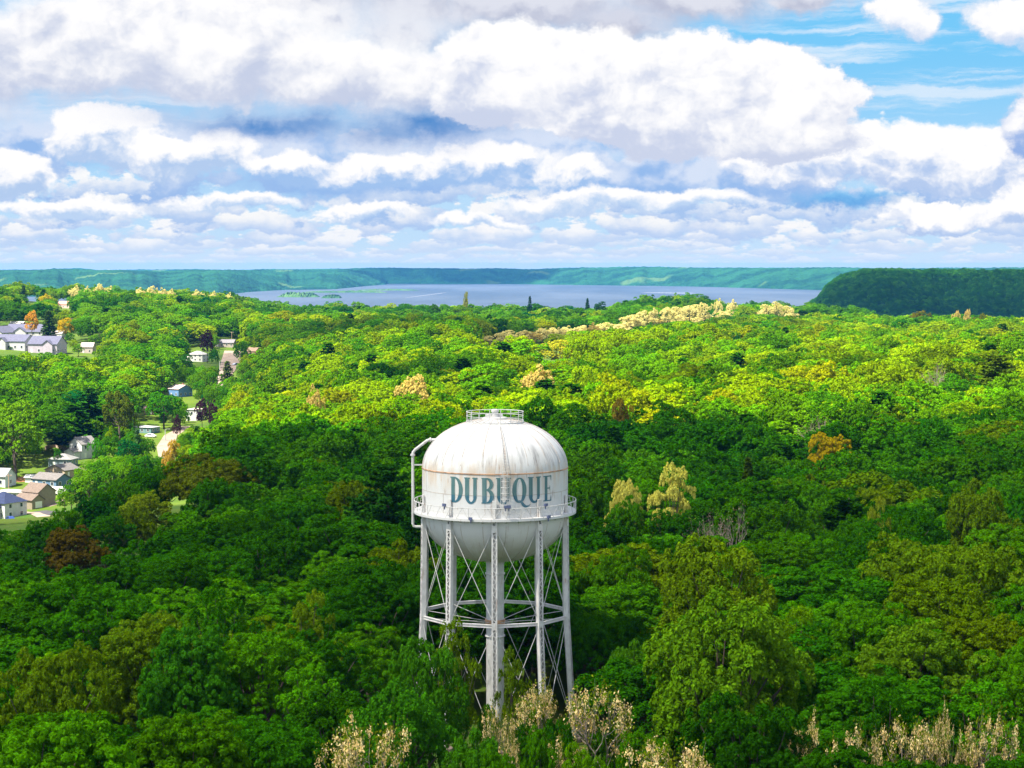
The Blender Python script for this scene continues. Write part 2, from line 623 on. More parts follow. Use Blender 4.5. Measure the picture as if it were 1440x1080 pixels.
def water_mat():
    m = bpy.data.materials.new('river_water')
    m.use_nodes = True
    t = m.node_tree
    b = t.nodes['Principled BSDF']
    g = NT(t)
    tc = t.nodes.new('ShaderNodeTexCoord')
    o = tc.outputs['Object']
    n = g.noise(g.v('MULTIPLY', o, (1.0, 0.10, 1)), 0.012, 4, 0.6, dim='3D').outputs['Fac']
    n2 = g.noise(g.v('MULTIPLY', o, (1.0, 0.25, 1)), 0.0015, 4, 0.6, dim='3D').outputs['Fac']
    c = g.mix(g.ss(n2, 0.35, 0.65), (0.040, 0.058, 0.088, 1), (0.070, 0.090, 0.125, 1))
    t.links.new(c, b.inputs['Base Color'])
    b.inputs['Roughness'].default_value = 0.55
    b.inputs['IOR'].default_value = 1.33
    b.inputs['Specular IOR Level'].default_value = 0.12
    bp = t.nodes.new('ShaderNodeBump')
    bp.inputs['Strength'].default_value = 0.6
    bp.inputs['Distance'].default_value = 6.0
    t.links.new(n, bp.inputs['Height'])
    t.links.new(bp.outputs[0], b.inputs['Normal'])
    return m


def wood_slope_mat(name, dark, light, field, fscale, fields):
    """Far wooded slopes: crowns as bumps, with paler fields and clearings."""
    m = bpy.data.materials.new(name)
    m.use_nodes = True
    t = m.node_tree
    b = t.nodes['Principled BSDF']
    b.inputs['Roughness'].default_value = 0.95
    b.inputs['Specular IOR Level'].default_value = 0.05
    g = NT(t)
    tc = t.nodes.new('ShaderNodeTexCoord')
    o = tc.outputs['Object']
    n1 = g.noise(o, 0.004, 6, 0.65, dim='3D').outputs['Fac']
    n3 = g.noise(o, 0.03, 5, 0.7, dim='3D').outputs['Fac']
    c = g.mix(g.ss(g.m('ADD', g.m('MULTIPLY', n1, 0.6), g.m('MULTIPLY', n3, 0.4)), 0.40, 0.60), dark, light)
    if fields:
        n2 = g.noise(g.v('MULTIPLY', o, (1, 0.6, 1)), fscale, 2, 0.4, dim='3D').outputs['Fac']
        c = g.mix(g.ss(n2, 0.66, 0.70), c, field)
    t.links.new(c, b.inputs['Base Color'])
    n = t.nodes.new('ShaderNodeTexVoronoi')
    n.inputs['Scale'].default_value = 0.05
    t.links.new(o, n.inputs['Vector'])
    bp = t.nodes.new('ShaderNodeBump')
    bp.inputs['Strength'].default_value = 1.0
    bp.inputs['Distance'].default_value = 9.0
    bp.invert = True
    t.links.new(n.outputs['Distance'], bp.inputs['Height'])
    t.links.new(bp.outputs[0], b.inputs['Normal'])
    return m


def fbm1(x, seed, n=5, f0=1.0):
    r = np.random.default_rng(seed)
    y = np.zeros_like(x)
    a = 1.0
    for k in range(n):
        y += a * np.sin(x * f0 * 2 ** k * (1 + 0.13 * r.random()) + r.random() * 6.28)
        a *= 0.55
    return y


def ridge_sheet(name, label, xs, front, depth, top, mat, ny=30, seed=1, rough=8.0, gul=0.0):
    """A hillside: xs metres across, front[x] = forward distance of its foot, top[x] = crest height; it falls away behind."""
    r = np.random.default_rng(seed)
    nx = len(xs)
    V = np.zeros((ny, nx, 3))
    gully = fbm1(xs, seed + 3, 5, 2 * math.pi / 900.0)
    gully2 = fbm1(xs, seed + 4, 4, 2 * math.pi / 300.0)
    for j in range(ny):
        s = j / (ny - 1)
        V[j, :, 1] = front + depth * s + gul * gully * (1 - s) * 0.5
        V[j, :, 0] = xs * (front + depth * s) / front + rough * r.standard_normal(nx) * 0.4
        rise = np.clip(s / 0.55, 0, 1)
        prof = rise ** 0.75
        if s > 0.55:
            prof = 1 - 0.10 * ((s - 0.55) / 0.45)
        zz = (WATER_Z - 3) + (top - WATER_Z + 3) * prof
        zz = zz + gul * 0.05 * gully2 * np.sin(math.pi * min(rise, 1)) * 1.6 + rough * r.standard_normal(nx) * (0.15 + 0.25 * (0 < s < 0.8))
        if j == 0:
            zz = np.full(nx, WATER_Z - 4)
        V[j, :, 2] = zz
    fs = []
    for j in range(ny - 1):
        for i in range(nx - 1):
            k = j * nx + i
            fs.append((k, k + 1, k + nx + 1, k + nx))
    me = bpy.data.meshes.new(name)
    me.from_pydata([tuple(p) for p in V.reshape(-1, 3)], [], fs)
    me.shade_smooth()
    return link(name, me, mat, kind='structure', label=label)


def xat(px, D):
    return (px - 720) / FPX * D


def build_far():
    mb = MB()
    mb.add([(-30000, 2300, WATER_Z), (30000, 2300, WATER_Z), (30000, 14600, WATER_Z), (-30000, 14600, WATER_Z)], [(0, 1, 2, 3)])
    mb.build('river', water_mat(), kind='structure', label='wide blue grey river below the far bluffs')
    far = wood_slope_mat('far_woods', (0.006, 0.036, 0.020, 1), (0.018, 0.085, 0.034, 1), (0.06, 0.12, 0.04, 1), 0.0030, True)  # bluish greens put some of the distance haze into the slope colour
    # far bank of the river: waterline at y px 399..407, crest at about 377
    D = 11400.0
    px = np.linspace(430, 1500, 420)
    wl = np.interp(px, [430, 540, 760, 1000, 1150, 1500], [400, 399, 400, 403.5, 408, 412])
    front = np.array([(CAMZ - WATER_Z) / tand(v) for v in wl])
    crest_d = front + 900
    crest = np.interp(px, [430, 560, 700, 740, 800, 950, 1160, 1240, 1500], [378, 377.3, 377, 378.3, 376.3, 376, 375.6, 377, 377])
    xs = (px - 720) / FPX * front
    top = CAMZ - np.array([tand(v) for v in crest]) * crest_d + 2.5 * fbm1(xs, 5, 6, 2 * math.pi / 1500)
    ridge_sheet('far_hills', 'long wooded bluff along the far bank of the river', xs, front, 1650.0, top, far, seed=3, rough=3.5, gul=110)
    # nearer low hills on the left, with fields and farms
    px = np.linspace(-420, 545, 420)
    wl = np.interp(px, [-420, 300, 350, 400, 470, 520, 545], [420, 416, 411, 408, 407, 402, 400])
    front = np.array([(CAMZ - WATER_Z) / tand(v) for v in wl])
    xs = (px - 720) / FPX * front
    crest = np.interp(px, [-420, 0, 100, 125, 300, 450, 520, 545], [380, 380.5, 379, 380, 379.5, 380.5, 381, 385])
    top = CAMZ - np.array([tand(v) for v in crest]) * (front + 2000) + 3.0 * fbm1(xs, 9, 6, 2 * math.pi / 900)
    ridge_sheet('river_hills', 'low hills with fields and woods beyond the river bend', xs, front, 3600.0, top, far, seed=8, rough=4.0, gul=160)
    # steep skyline behind them
    px = np.linspace(-420, 560, 300)
    D2 = 14000.0
    xs = (px - 720) / FPX * D2
    crest = np.interp(px, [-420, 0, 60, 110, 122, 140, 300, 560], [379, 379.5, 379.5, 377.5, 377.3, 379.4, 379, 378.6])
    top = CAMZ - np.array([tand(v) for v in crest]) * (D2 + 600) + 2.5 * fbm1(xs, 12, 6, 2 * math.pi / 900)
    ridge_sheet('horizon_hills', 'dark blue wooded hills along the horizon', xs, np.full_like(xs, D2), 1100.0, top, far, seed=21, rough=4.0, gul=80)
    # marsh islands in the backwater
    isl = wood_slope_mat('marsh_grass', (0.030, 0.085, 0.030, 1), (0.075, 0.15, 0.045, 1), (0, 0, 0, 1), 0.01, False)
    for k, (x0, x1, yw, h) in enumerate([(388, 447, 418, 16), (450, 478, 419.5, 12), (420, 545, 411.5, 7), (500, 590, 408.5, 6)]):
        mb = MB()
        Dk = (CAMZ - WATER_Z) / tand(yw)
        ax, bx = xat(x0, Dk), xat(x1, Dk)
        n = 40
        r = np.random.default_rng(k)
        rows = []
        for j, (dy, hh) in enumerate(((0, 0.0), (20, 0.7), (70, 1.0), (130, 0.8), (170, 0.0))):
            row = []
            for i in range(n + 1):
                u = i / n
                env = max(0.0, 1 - abs(2 * u - 1) ** 4)
                row.append((ax + (bx - ax) * u, Dk + dy * (0.6 + env * 0.4) + 20 * math.sin(9 * u + k), WATER_Z - 0.3 + (h * hh * env * (0.6 + 0.6 * r.random()))))
            rows.append(row)
        vs = [p for row in rows for p in row]
        fs = [(j * (n + 1) + i, j * (n + 1) + i + 1, (j + 1) * (n + 1) + i + 1, (j + 1) * (n + 1) + i) for j in range(4) for i in range(n)]
        mb.add(vs, fs)
        mb.build('river_island', isl, kind='structure', label='low green marsh island in the river backwater')
    # wind lanes and boat wakes on the water
    wk = pmat('wake_foam', (0.30, 0.31, 0.36), 0.7, var=0.2, vscale=0.02)
    for a, b, w0, w1 in (((566, 419.5), (628, 411.5), 10, 26), ((900, 411.5), (980, 412.5), 16, 20)):
        mb = MB()
        n = 30
        P = []
        for i in range(n + 1):
            u = i / n
            yy = a[1] + (b[1] - a[1]) * u
            p = at(a[0] + (b[0] - a[0]) * u, yy, (CAMZ - WATER_Z) / tand(yy))
            k = (w0 + (w1 - w0) * u) * (0.6 + 0.4 * math.sin(i * 1.7) ** 2) * min(1, 6 * u, 6 * (1 - u) + 0.05)
            P += [(p.x - k * 0.4, p.y - k * 3, WATER_Z + 0.3), (p.x + k * 0.4, p.y + k * 3, WATER_Z + 0.3)]
        mb.add(P, [(2 * i, 2 * i + 1, 2 * i + 3, 2 * i + 2) for i in range(n)])
        mb.build('boat_wake', wk, kind='stuff', label='thin pale boat wake drawn across the river')
    # near dark bluff on the right bank
    px = np.linspace(1138, 1900, 260)
    D3 = 3000.0
    xs = (px - 720) / FPX * D3
    crest = np.interp(px, [1138, 1150, 1165, 1185, 1215, 1300, 1380, 1440, 1900], [432, 424, 404, 388, 381, 379, 379, 378.5, 377])
    crest_d = D3 + 500
    top = CAMZ - np.array([tand(v) for v in crest]) * crest_d - 10 + 2.6 * fbm1(xs, 41, 6, 2 * math.pi / 420)
    hill = wood_slope_mat('bluff_soil', (0.008, 0.042, 0.018, 1), (0.016, 0.070, 0.024, 1), (0, 0, 0, 1), 0.01, False)
    return ridge_sheet('wooded_bluff', 'steep dark green wooded bluff on the near river bank', xs, np.full_like(xs, D3), 1500.0, top, hill, seed=31, rough=2.5, gul=150), xs, top


build_ground()
BLUFF, BLUFF_X, BLUFF_TOP = build_far()
# ---------------------------------------------------------------- trees
def unit(v):
    return v / np.maximum(np.linalg.norm(v, axis=-1, keepdims=True), 1e-9)


def leaf_quads(pos, nrm, size, rng, aspect=1.5):
    """Little bent diamond leaves: returns verts (n*4,3)."""
    n = len(pos)
    a = unit(np.cross(nrm, unit(rng.standard_normal((n, 3)))))
    b = np.cross(nrm, a)
    s = size[:, None]
    p0 = pos - a * s * 0.5 * aspect
    p2 = pos + a * s * 0.5 * aspect
    p1 = pos - b * s * 0.42 + nrm * s * 0.12
    p3 = pos + b * s * 0.42 + nrm * s * 0.12
    return np.stack([p0, p1, p2, p3], 1).reshape(-1, 3)


def quads_mesh(name, V, mat):
    n = len(V) // 4
    me = bpy.data.meshes.new(name)
    me.vertices.add(len(V))
    me.vertices.foreach_set('co', V.astype(np.float32).ravel())
    me.loops.add(n * 4)
    me.loops.foreach_set('vertex_index', np.arange(n * 4, dtype=np.int32))
    me.polygons.add(n)
    me.polygons.foreach_set('loop_start', np.arange(0, n * 4, 4, dtype=np.int32))
    me.update(calc_edges=True)
    me.materials.append(mat)
    return me


def best_candidates(n, rng, fn, k=14):
    pts = [fn()]
    while len(pts) < n:
        c = [fn() for _ in range(k)]
        P = np.array(pts)
        d = [np.min(np.linalg.norm(P - q, axis=1)) for q in c]
        pts.append(c[int(np.argmax(d))])
    return np.array(pts)


def broadleaf(seed, H=15.0, R=6.0, clumps=26, subs=9, leaves=95, leaf=0.30, flat=1.0, spread=0.34, style='round', base=0.30, tuft=0.34):
    """Clump centres on a dome, sub-clumps on each, leaves on those. Returns (leaf verts, trunk mesh builder)."""
    rng = np.random.default_rng(seed)
    cz = H * (base + 1) / 2
    rz = H * (1 - base) / 2

    def cand():
        while True:
            d = unit(rng.standard_normal(3))
            if d[2] > -0.55:
                break
        k = 0.52 + 0.40 * rng.random() ** 0.6
        if style == 'upright':
            k *= 0.95
        w = 1.0 + 0.16 * math.sin(3 * math.atan2(d[1], d[0]) + seed) + 0.10 * math.sin(2 * math.atan2(d[1], d[0]) + 2.3 * seed)
        k *= 1.0 + 0.16 * rng.standard_normal()
        return np.array([d[0] * R * k * w, d[1] * R * k * w, cz + d[2] * rz * k * flat])

    C = best_candidates(clumps, rng, cand)
    rc = R * spread * (0.75 + 0.5 * rng.random(clumps))
    out = []
    mid = np.array([0, 0, cz - rz * 0.25])
    for c, r in zip(C, rc):
        od = unit((c - mid) * np.array([1, 1, 1.2]))
        # tufts: little umbrellas of leaves, bright on top and hollow beneath
        S, SD = [], []
        for _ in range(subs):
            best = None
            for _k in range(6):
                while True:
                    d = unit(rng.standard_normal(3))
                    if d @ od + 0.45 * d[2] > -0.15:
                        break
                q = c + d * r * np.array([1, 1, 0.9]) * (0.75 + 0.35 * rng.random())
                dd = min([np.linalg.norm(q - w_) for w_ in S], default=9.0)
                if best is None or dd > best[0]:
                    best = (dd, q, d)
            S.append(best[1])
            SD.append(best[2])
        S, SD = np.array(S), np.array(SD)
        rs = r * tuft * (0.75 + 0.5 * rng.random(subs))
        ez = 1.45 if style == 'upright' else 0.72
        k = leaves
        D = unit(rng.standard_normal((subs, k, 3)))
        ax = unit(SD * 0.55 + od * 0.35 + np.array([0, 0, 0.75]))[:, None, :]
        dot = np.sum(D * ax, -1, keepdims=True)
        D = np.where(dot < -0.12, D - 2 * dot * ax, D)
        P = S[:, None, :] + D * rs[:, None, None] * np.array([1, 1, ez]) * (0.70 + 0.36 * rng.random((subs, k, 1)))
        N = unit(D * 1.0 + np.array([0, 0, 0.30]) + 0.34 * rng.standard_normal(D.shape))
        sz = leaf * (0.65 + 0.7 * rng.random((subs, k)))
        out.append(leaf_quads(P.reshape(-1, 3), N.reshape(-1, 3), sz.ravel(), rng))
    V = np.concatenate(out)
    # woody skeleton
    mb = MB()
    lean = rng.standard_normal(2) * 0.25
    fork = np.array([lean[0], lean[1], H * (base + 0.10)])
    r0 = 0.028 * H
    mb.tube([(0, 0, -1.2), (lean[0] * 0.3, lean[1] * 0.3, H * base * 0.5), fork], [r0 * 1.25, r0, r0 * 0.8], 8)
    for c in C:
        q = fork + np.array([0, 0, (c[2] - fork[2]) * 0.25 * rng.random()])
        m1 = q * 0.5 + c * 0.5 + np.array([0, 0, -0.06 * H]) + 0.3 * rng.standard_normal(3)
        mb.tube([q, m1, c], [r0 * 0.42, r0 * 0.26, r0 * 0.08], 5, caps=False)
    return V, mb


def conifer(seed, H=19.0, R=4.2, leaf=0.34, per=150, whorl=0.85, droop=0.25, irregular=0.35, flatleaf=True, top=0.5):
    rng = np.random.default_rng(seed)
    out = []
    mb = MB()
    mb.tube([(0, 0, -1), (0, 0, H * 0.5), (0, 0, H * 0.97)], [0.02 * H, 0.013 * H, 0.03], 8)
    z = H * 0.16
    while z < H * 0.98:
        u = (z - H * 0.16) / (H * 0.84)
        Rm = R * (1 - u) ** top * (1 - 0.25 * max(0, 0.2 - u) / 0.2) + 0.25
        nb = int(5 + 3 * (1 - u))
        a0 = rng.random() * 6.28
        for b in range(nb):
            a = a0 + 6.283 * b / nb + 0.35 * rng.standard_normal()
            L = Rm * (1 - irregular * rng.random())
            n = max(8, int(per * L / R))
            s = rng.random(n) ** 0.7
            wd = 0.34 * L * (1 - 0.55 * s)
            lat = rng.standard_normal(n) * 0.42 * wd
            px = s * L
            hz = -droop * L * s + 0.30 * L * s ** 2.2 + rng.standard_normal(n) * 0.10 * L * 0.6 + 0.10
            ca, sa = math.cos(a), math.sin(a)
            P = np.stack([px * ca - lat * sa, px * sa + lat * ca, z + hz], 1)
            N = unit(np.array([ca * 0.3, sa * 0.3, 0.8]) + 0.55 * rng.standard_normal((n, 3)))
            out.append(leaf_quads(P, N, leaf * (0.6 + 0.8 * rng.random(n)), rng, aspect=2.0))
            mb.tube([(0, 0, z), (ca * L * 0.5, sa * L * 0.5, z - droop * L * 0.4), (ca * L * 0.95, sa * L * 0.95, z - droop * L + 0.26 * L)],
                    [0.055, 0.04, 0.015], 4, caps=False)
        z += whorl * (0.8 + 0.4 * rng.random()) * (1 - 0.35 * u)
    return np.concatenate(out), mb


def branchy(seed, H=13.0, R=3.6, levels=4, upright=0.75, n0=6, base=0.35):
    """Open bare skeleton; returns (mesh builder, twig tips)."""
    rng = np.random.default_rng(seed)
    mb = MB()
    tips = []
    trunk_top = np.array([0.3 * rng.standard_normal(), 0.3 * rng.standard_normal(), H * base])
    mb.tube([(0, 0, -1), trunk_top * np.array([0.5, 0.5, 0.5]), trunk_top], [0.022 * H, 0.018 * H, 0.015 * H], 7)

    def grow(p, d, L, r, lev):
        q = p + d * L * 0.5 + 0.06 * L * rng.standard_normal(3)
        e = p + d * L + np.array([0, 0, 0.05 * L])
        mb.tube([p, q, e], [r, r * 0.8, r * 0.55], 5 if lev < 2 else 4, caps=False)
        if lev >= levels:
            tips.append((e, d))
            return
        for _ in range(3 if lev < 2 else 2 + int(rng.random() > 0.5)):
            nd = unit(d * 0.9 + 0.62 * rng.standard_normal(3) + np.array([0, 0, upright * 0.5]))
            grow(q + (e - q) * rng.random() ** 0.6, nd, L * (0.58 + 0.2 * rng.random()), r * 0.5, lev + 1)
        if lev >= 2:
            tips.append((e, d))

    for i in range(n0):
        a = 6.283 * i / n0 + 0.4 * rng.standard_normal()
        d = unit(np.array([math.cos(a) * R, math.sin(a) * R, H * (0.55 + 0.3 * rng.random()) * upright]))
        grow(trunk_top * (0.75 + 0.25 * rng.random()), d, H * 0.27, 0.010 * H, 1)
    return mb, tips


def tip_leaves(tips, seed, n, rad, leaf, frac=1.0, hang=0.0):
    rng = np.random.default_rng(seed)
    out = []
    for e, d in tips:
        if rng.random() > frac:
            continue
        k = int(n * (0.6 + 0.8 * rng.random()))
        P = e + rad * rng.standard_normal((k, 3)) * np.array([1, 1, 1.15]) * (0.7 + 0.5 * rng.random()) - np.array([0, 0, hang * rad])
        N = unit(rng.standard_normal((k, 3)) + np.array([0, 0, 0.6]))
        out.append(leaf_quads(P, N, leaf * (0.6 + 0.8 * rng.random(k)), rng))
    return np.concatenate(out)


KINDS = {}


def kind(name, V, mb, extra=None, bark=M_BARK, mat=None):
    me = quads_mesh(name + '_crown', V, mat or M_LEAF)
    tm = bpy.data.meshes.new(name + '_trunk')
    tm.from_pydata(mb.v, [], mb.f)
    tm.shade_smooth()
    tm.materials.append(bark)
    ex = quads_mesh(name + '_blossom', extra, M_FLOWER) if extra is not None else None
    h = float(np.quantile(V[:, 2], 0.997)) if V is not None else 10.0
    r = float(np.quantile(np.hypot(V[:, 0], V[:, 1]), 0.97))
    KINDS[name] = (me, tm, ex, h, r)


for i in range(5):
    V, mb = broadleaf(100 + i, 15, 6.2, clumps=32 + 4 * i, subs=16, leaves=78, leaf=0.235, spread=0.27 + 0.02 * (i % 3))
    kind('round%d' % i, V, mb)
for i in range(3):
    V, mb = broadleaf(140 + i, 15, 6.0, clumps=50, subs=13, leaves=62, leaf=0.23, spread=0.21, style='upright', tuft=0.33)
    kind('airy%d' % i, V, mb)
for i in range(2):
    V, mb = broadleaf(160 + i, 13, 7.4, clumps=42, subs=15, leaves=70, leaf=0.235, spread=0.23, flat=0.8, base=0.36)
    kind('spreading%d' % i, V, mb)
V, mb = broadleaf(181, 16, 4.6, clumps=34, subs=11, leaves=46, leaf=0.23, spread=0.25, style='upright', base=0.22)
kind('wispy0', V, mb)
for i in range(2):
    V, mb = conifer(200 + i, 21, 5.4, per=210, irregular=0.5, droop=0.10, whorl=1.15, top=0.45)
    kind('pine%d' % i, V, mb)
V, mb = conifer(210, 15, 3.4, per=150, irregular=0.2, droop=0.32, whorl=0.62, top=0.95)
kind('spruce0', V, mb)
for i in range(3):
    mb, tips = branchy(300 + i, 13, 5.4, 4, upright=0.66, n0=7, base=0.42)
    top = [t for t in tips if t[0][2] > 6.5]
    kind('blossom%d' % i, tip_leaves(tips, 31 + i, 11, 0.36, 0.20, 0.75), mb, extra=tip_leaves(top, 41 + i, 30, 0.25, 0.17, 0.34, hang=0.6), bark=M_DEADWOOD)
mb, tips = branchy(330, 11, 4.4, 4, upright=0.7, n0=7)
kind('bare0', tip_leaves(tips, 51, 3, 0.35, 0.14, 0.5), mb, bark=M_DEADWOOD)


def plant(kindname, label, cat, loc, h, r, color, group=None, rz=None, name='tree', flower=None, trunk=None):
    """One tree as a thing: root empty at its foot, trunk and crown (and blossom) as parts."""
    me, tm, ex, H, R = KINDS[kindname]
    root = thing(name, label, cat, loc, random.uniform(0, 6.28) if rz is None else rz, group)
    s = (r / R, r / R, h / H)
    t = link('trunk', tm, None, root)
    t.scale = s
    c = link('crown', me, None, root)
    c.scale = s
    c.color = (*color[:3], 1)
    if ex is not None:
        b = link('blossom', ex, None, root)
        b.scale = s
        b.color = (*(flower or (0.66, 0.60, 0.36)), 1)
    return root
# ---------------------------------------------------------------- village in the valley
CLEAR = []      # (px0, px1, y0, y1) ground-view windows kept free of scattered trees
M_GLASS = pmat('window_glass', (0.03, 0.04, 0.06), 0.08, spec=0.8)
M_WHITE = pmat('white_paint', (0.72, 0.72, 0.70), 0.6, var=0.06, vscale=0.8)
M_DOORW = pmat('garage_white', (0.75, 0.74, 0.70), 0.5)
MATS = {}
HOUSES = []
HS = 0.95


def wallm(c):
    if c not in MATS:
        MATS[c] = pmat('siding_%d' % len(MATS), c, 0.75, var=0.10, vscale=0.7)
    return MATS[c]


def roofm(c):
    k = ('r', c)
    if k not in MATS:
        MATS[k] = pmat('shingles_%d' % len(MATS), c, 0.9, var=0.22, vscale=1.6)
    return MATS[k]


def gable(mb, w, d, z0, rise, over=0.4, th=0.18):
    """Two roof slopes, ridge along local x, eaves at +-d/2."""
    L = w / 2 + over
    e = d / 2 + over
    drop = rise * over / (d / 2)
    for s in (-1, 1):
        a = [(-L, s * e, z0 - drop), (L, s * e, z0 - drop), (L, 0, z0 + rise), (-L, 0, z0 + rise)]
        b = [(x, y, z + th) for x, y, z in a]
        o = (0, 1, 2, 3) if s < 0 else (3, 2, 1, 0)
        mb.add(a + b, [tuple(reversed(o)), tuple(i + 4 for i in o), (0, 1, 5, 4), (1, 2, 6, 5), (2, 3, 7, 6), (3, 0, 4, 7)])


def hip(mb, w, d, z0, rise, over=0.45):
    L, e = w / 2 + over, d / 2 + over
    r = max(0.2, (w - d) / 2)
    z = z0 - 0.1
    vs = [(-L, -e, z), (L, -e, z), (L, e, z), (-L, e, z), (-r, 0, z0 + rise), (r, 0, z0 + rise)]
    mb.add(vs, [(0, 1, 5, 4), (1, 2, 5), (2, 3, 4, 5), (3, 0, 4), (3, 2, 1, 0)])


def shell(mb, w, d, h, rise, kind='gable'):
    x, y = w / 2, d / 2
    vs = [(-x, -y, -2), (x, -y, -2), (x, y, -2), (-x, y, -2), (-x, -y, h), (x, -y, h), (x, y, h), (-x, y, h)]
    fs = [(0, 1, 5, 4), (2, 3, 7, 6)]
    if kind == 'gable':
        vs += [(-x, 0, h + rise), (x, 0, h + rise)]
        fs += [(1, 2, 6, 9, 5), (3, 0, 4, 8, 7)]
    else:
        fs += [(1, 2, 6, 5), (3, 0, 4, 7)]
    mb.add(vs, fs)


def window(root, x, y, z, face, w=1.1, h=1.3):
    """face: 'f' front (-y), 'b', 'l' (-x), 'r'"""
    n = {'f': (0, -1), 'b': (0, 1), 'l': (-1, 0), 'r': (1, 0)}[face]
    mb = MB()
    fr = MB()
    if n[0] == 0:
        mb.box((x, y + n[1] * 0.03, z), (w, 0.05, h))
        for s in (-1, 1):
            fr.box((x + s * (w / 2 + 0.05), y + n[1] * 0.045, z), (0.1, 0.09, h + 0.2))
            fr.box((x, y + n[1] * 0.042, z + s * (h / 2 + 0.05)), (w, 0.085, 0.1))
    else:
        mb.box((x + n[0] * 0.03, y, z), (0.05, w, h))
        for s in (-1, 1):
            fr.box((x + n[0] * 0.045, y + s * (w / 2 + 0.05), z), (0.09, 0.1, h + 0.2))
            fr.box((x + n[0] * 0.042, y, z + s * (h / 2 + 0.05)), (0.085, w, 0.1))
    p = mb.build('window', M_GLASS, root)
    fr.build('frame', M_WHITE, p)


def house(label, loc, rz, w, d, h, rise, wall, roof, style='gable', wins=('f', 'r'), garage=None, chimney=False, door=True, cat='house', name='house', wing=None, group=None, scale=None):
    scale = scale or HS
    HOUSES.append((loc[0], loc[1], 0.6 * max(w, d) * scale))
    root = thing(name, label, cat, loc, math.radians(rz), group)
    root.scale = (scale,) * 3
    mb = MB()
    shell(mb, w, d, h, rise, style)
    wl = mb.build('wall', wallm(wall), root)
    rb = MB()
    (gable if style == 'gable' else hip)(rb, w, d, h + 0.02, rise)
    ro = rb.build('roof', roofm(roof), root)
    floors = max(1, int(h // 2.6))
    for fc in wins:
        L = w if fc in 'fb' else d
        n = max(1, int(L // 3.6))
        for fl in range(floors):
            for i in range(n):
                u = (i + 0.5) / n * L - L / 2
                if door and fc == 'f' and fl == 0 and i == 0 and n > 1:
                    continue
                z = 1.5 + fl * 2.75
                if fc == 'f':
                    window(root, u, -d / 2, z, fc)
                elif fc == 'b':
                    window(root, u, d / 2, z, fc)
                elif fc == 'l':
                    window(root, -w / 2, u, z, fc)
                else:
                    window(root, w / 2, u, z, fc)
    if door:
        db = MB()
        db.box((-w / 2 + w / max(2, 2 * int(w // 3.6)), -d / 2 - 0.03, 1.05), (1.0, 0.06, 2.1))
        db.build('door', M_DOORW, root)
    if chimney:
        cb = MB()
        cb.box((w * 0.2, 0.4, h + rise + 0.3), (0.8, 0.8, 1.7))
        cb.build('chimney', pmat('chimney_brick', (0.25, 0.10, 0.07), 0.9, var=0.3), ro)
    if wing:
        wx, wy, ww, wd, wh, wr, front_gable = wing
        mb = MB()
        if front_gable:
            M = Matrix.Rotation(math.pi / 2, 4, 'Z')
            shell(mb, wd, ww, wh, wr)
            mb.v = [tuple(M @ Vector(p) + Vector((wx, wy, 0))) for p in mb.v]
            rb = MB()
            gable(rb, wd, ww, wh + 0.02, wr)
            rb.v = [tuple(M @ Vector(p) + Vector((wx, wy, 0))) for p in rb.v]
        else:
            shell(mb, ww, wd, wh, wr)
            mb.v = [(x + wx, y + wy, z) for x, y, z in mb.v]
            rb = MB()
            gable(rb, ww, wd, wh + 0.02, wr)
            rb.v = [(x + wx, y + wy, z) for x, y, z in rb.v]
        mb.build('wing_wall', wallm(wall), root)
        rb.build('wing_roof', roofm(roof), root)
    if garage:
        fc, gx, gw = garage
        gb = MB()
        gy = -d / 2 if not wing or not wing[6] else wing[1] - wing[3] / 2
        if fc == 'f':
            for k in range(4):
                gb.box((gx, gy - 0.05, 0.3 + k * 0.56), (gw, 0.08 + 0.01 * (k % 2), 0.54))
        else:
            ex = w / 2 if not wing else wing[0] + wing[2] / 2
            for k in range(4):
                gb.box((ex + 0.05, gx, 0.3 + k * 0.56), (0.08 + 0.01 * (k % 2), gw, 0.54))
        gb.build('garage_door', M_DOORW, root)
    return root


def spot(x, y, z=None):
    """Ground point under picture direction (x, y); iterates on the terrain."""
    D = (CAMZ - (z if z is not None else 0)) / tand(y)
    for _ in range(30):
        p = at(x, y, D)
        zg = h2(p.x, p.y)
        D = 0.5 * D + 0.5 * (CAMZ - zg) / tand(y)
    p = at(x, y, D)
    return Vector((p.x, p.y, h2(p.x, p.y)))


def clear(x0, x1, y0, y1):
    CLEAR.append((x0, x1, y0, y1))


TAUPE, BLUEG, WHITE_, TAN, GREYB = (0.24, 0.20, 0.15), (0.10, 0.17, 0.28), (0.52, 0.52, 0.53), (0.36, 0.29, 0.20), (0.20, 0.25, 0.30)
R_GREY, R_NAVY, R_BROWN, R_LILAC = (0.13, 0.12, 0.12), (0.018, 0.028, 0.075), (0.13, 0.098, 0.082), (0.095, 0.097, 0.150)

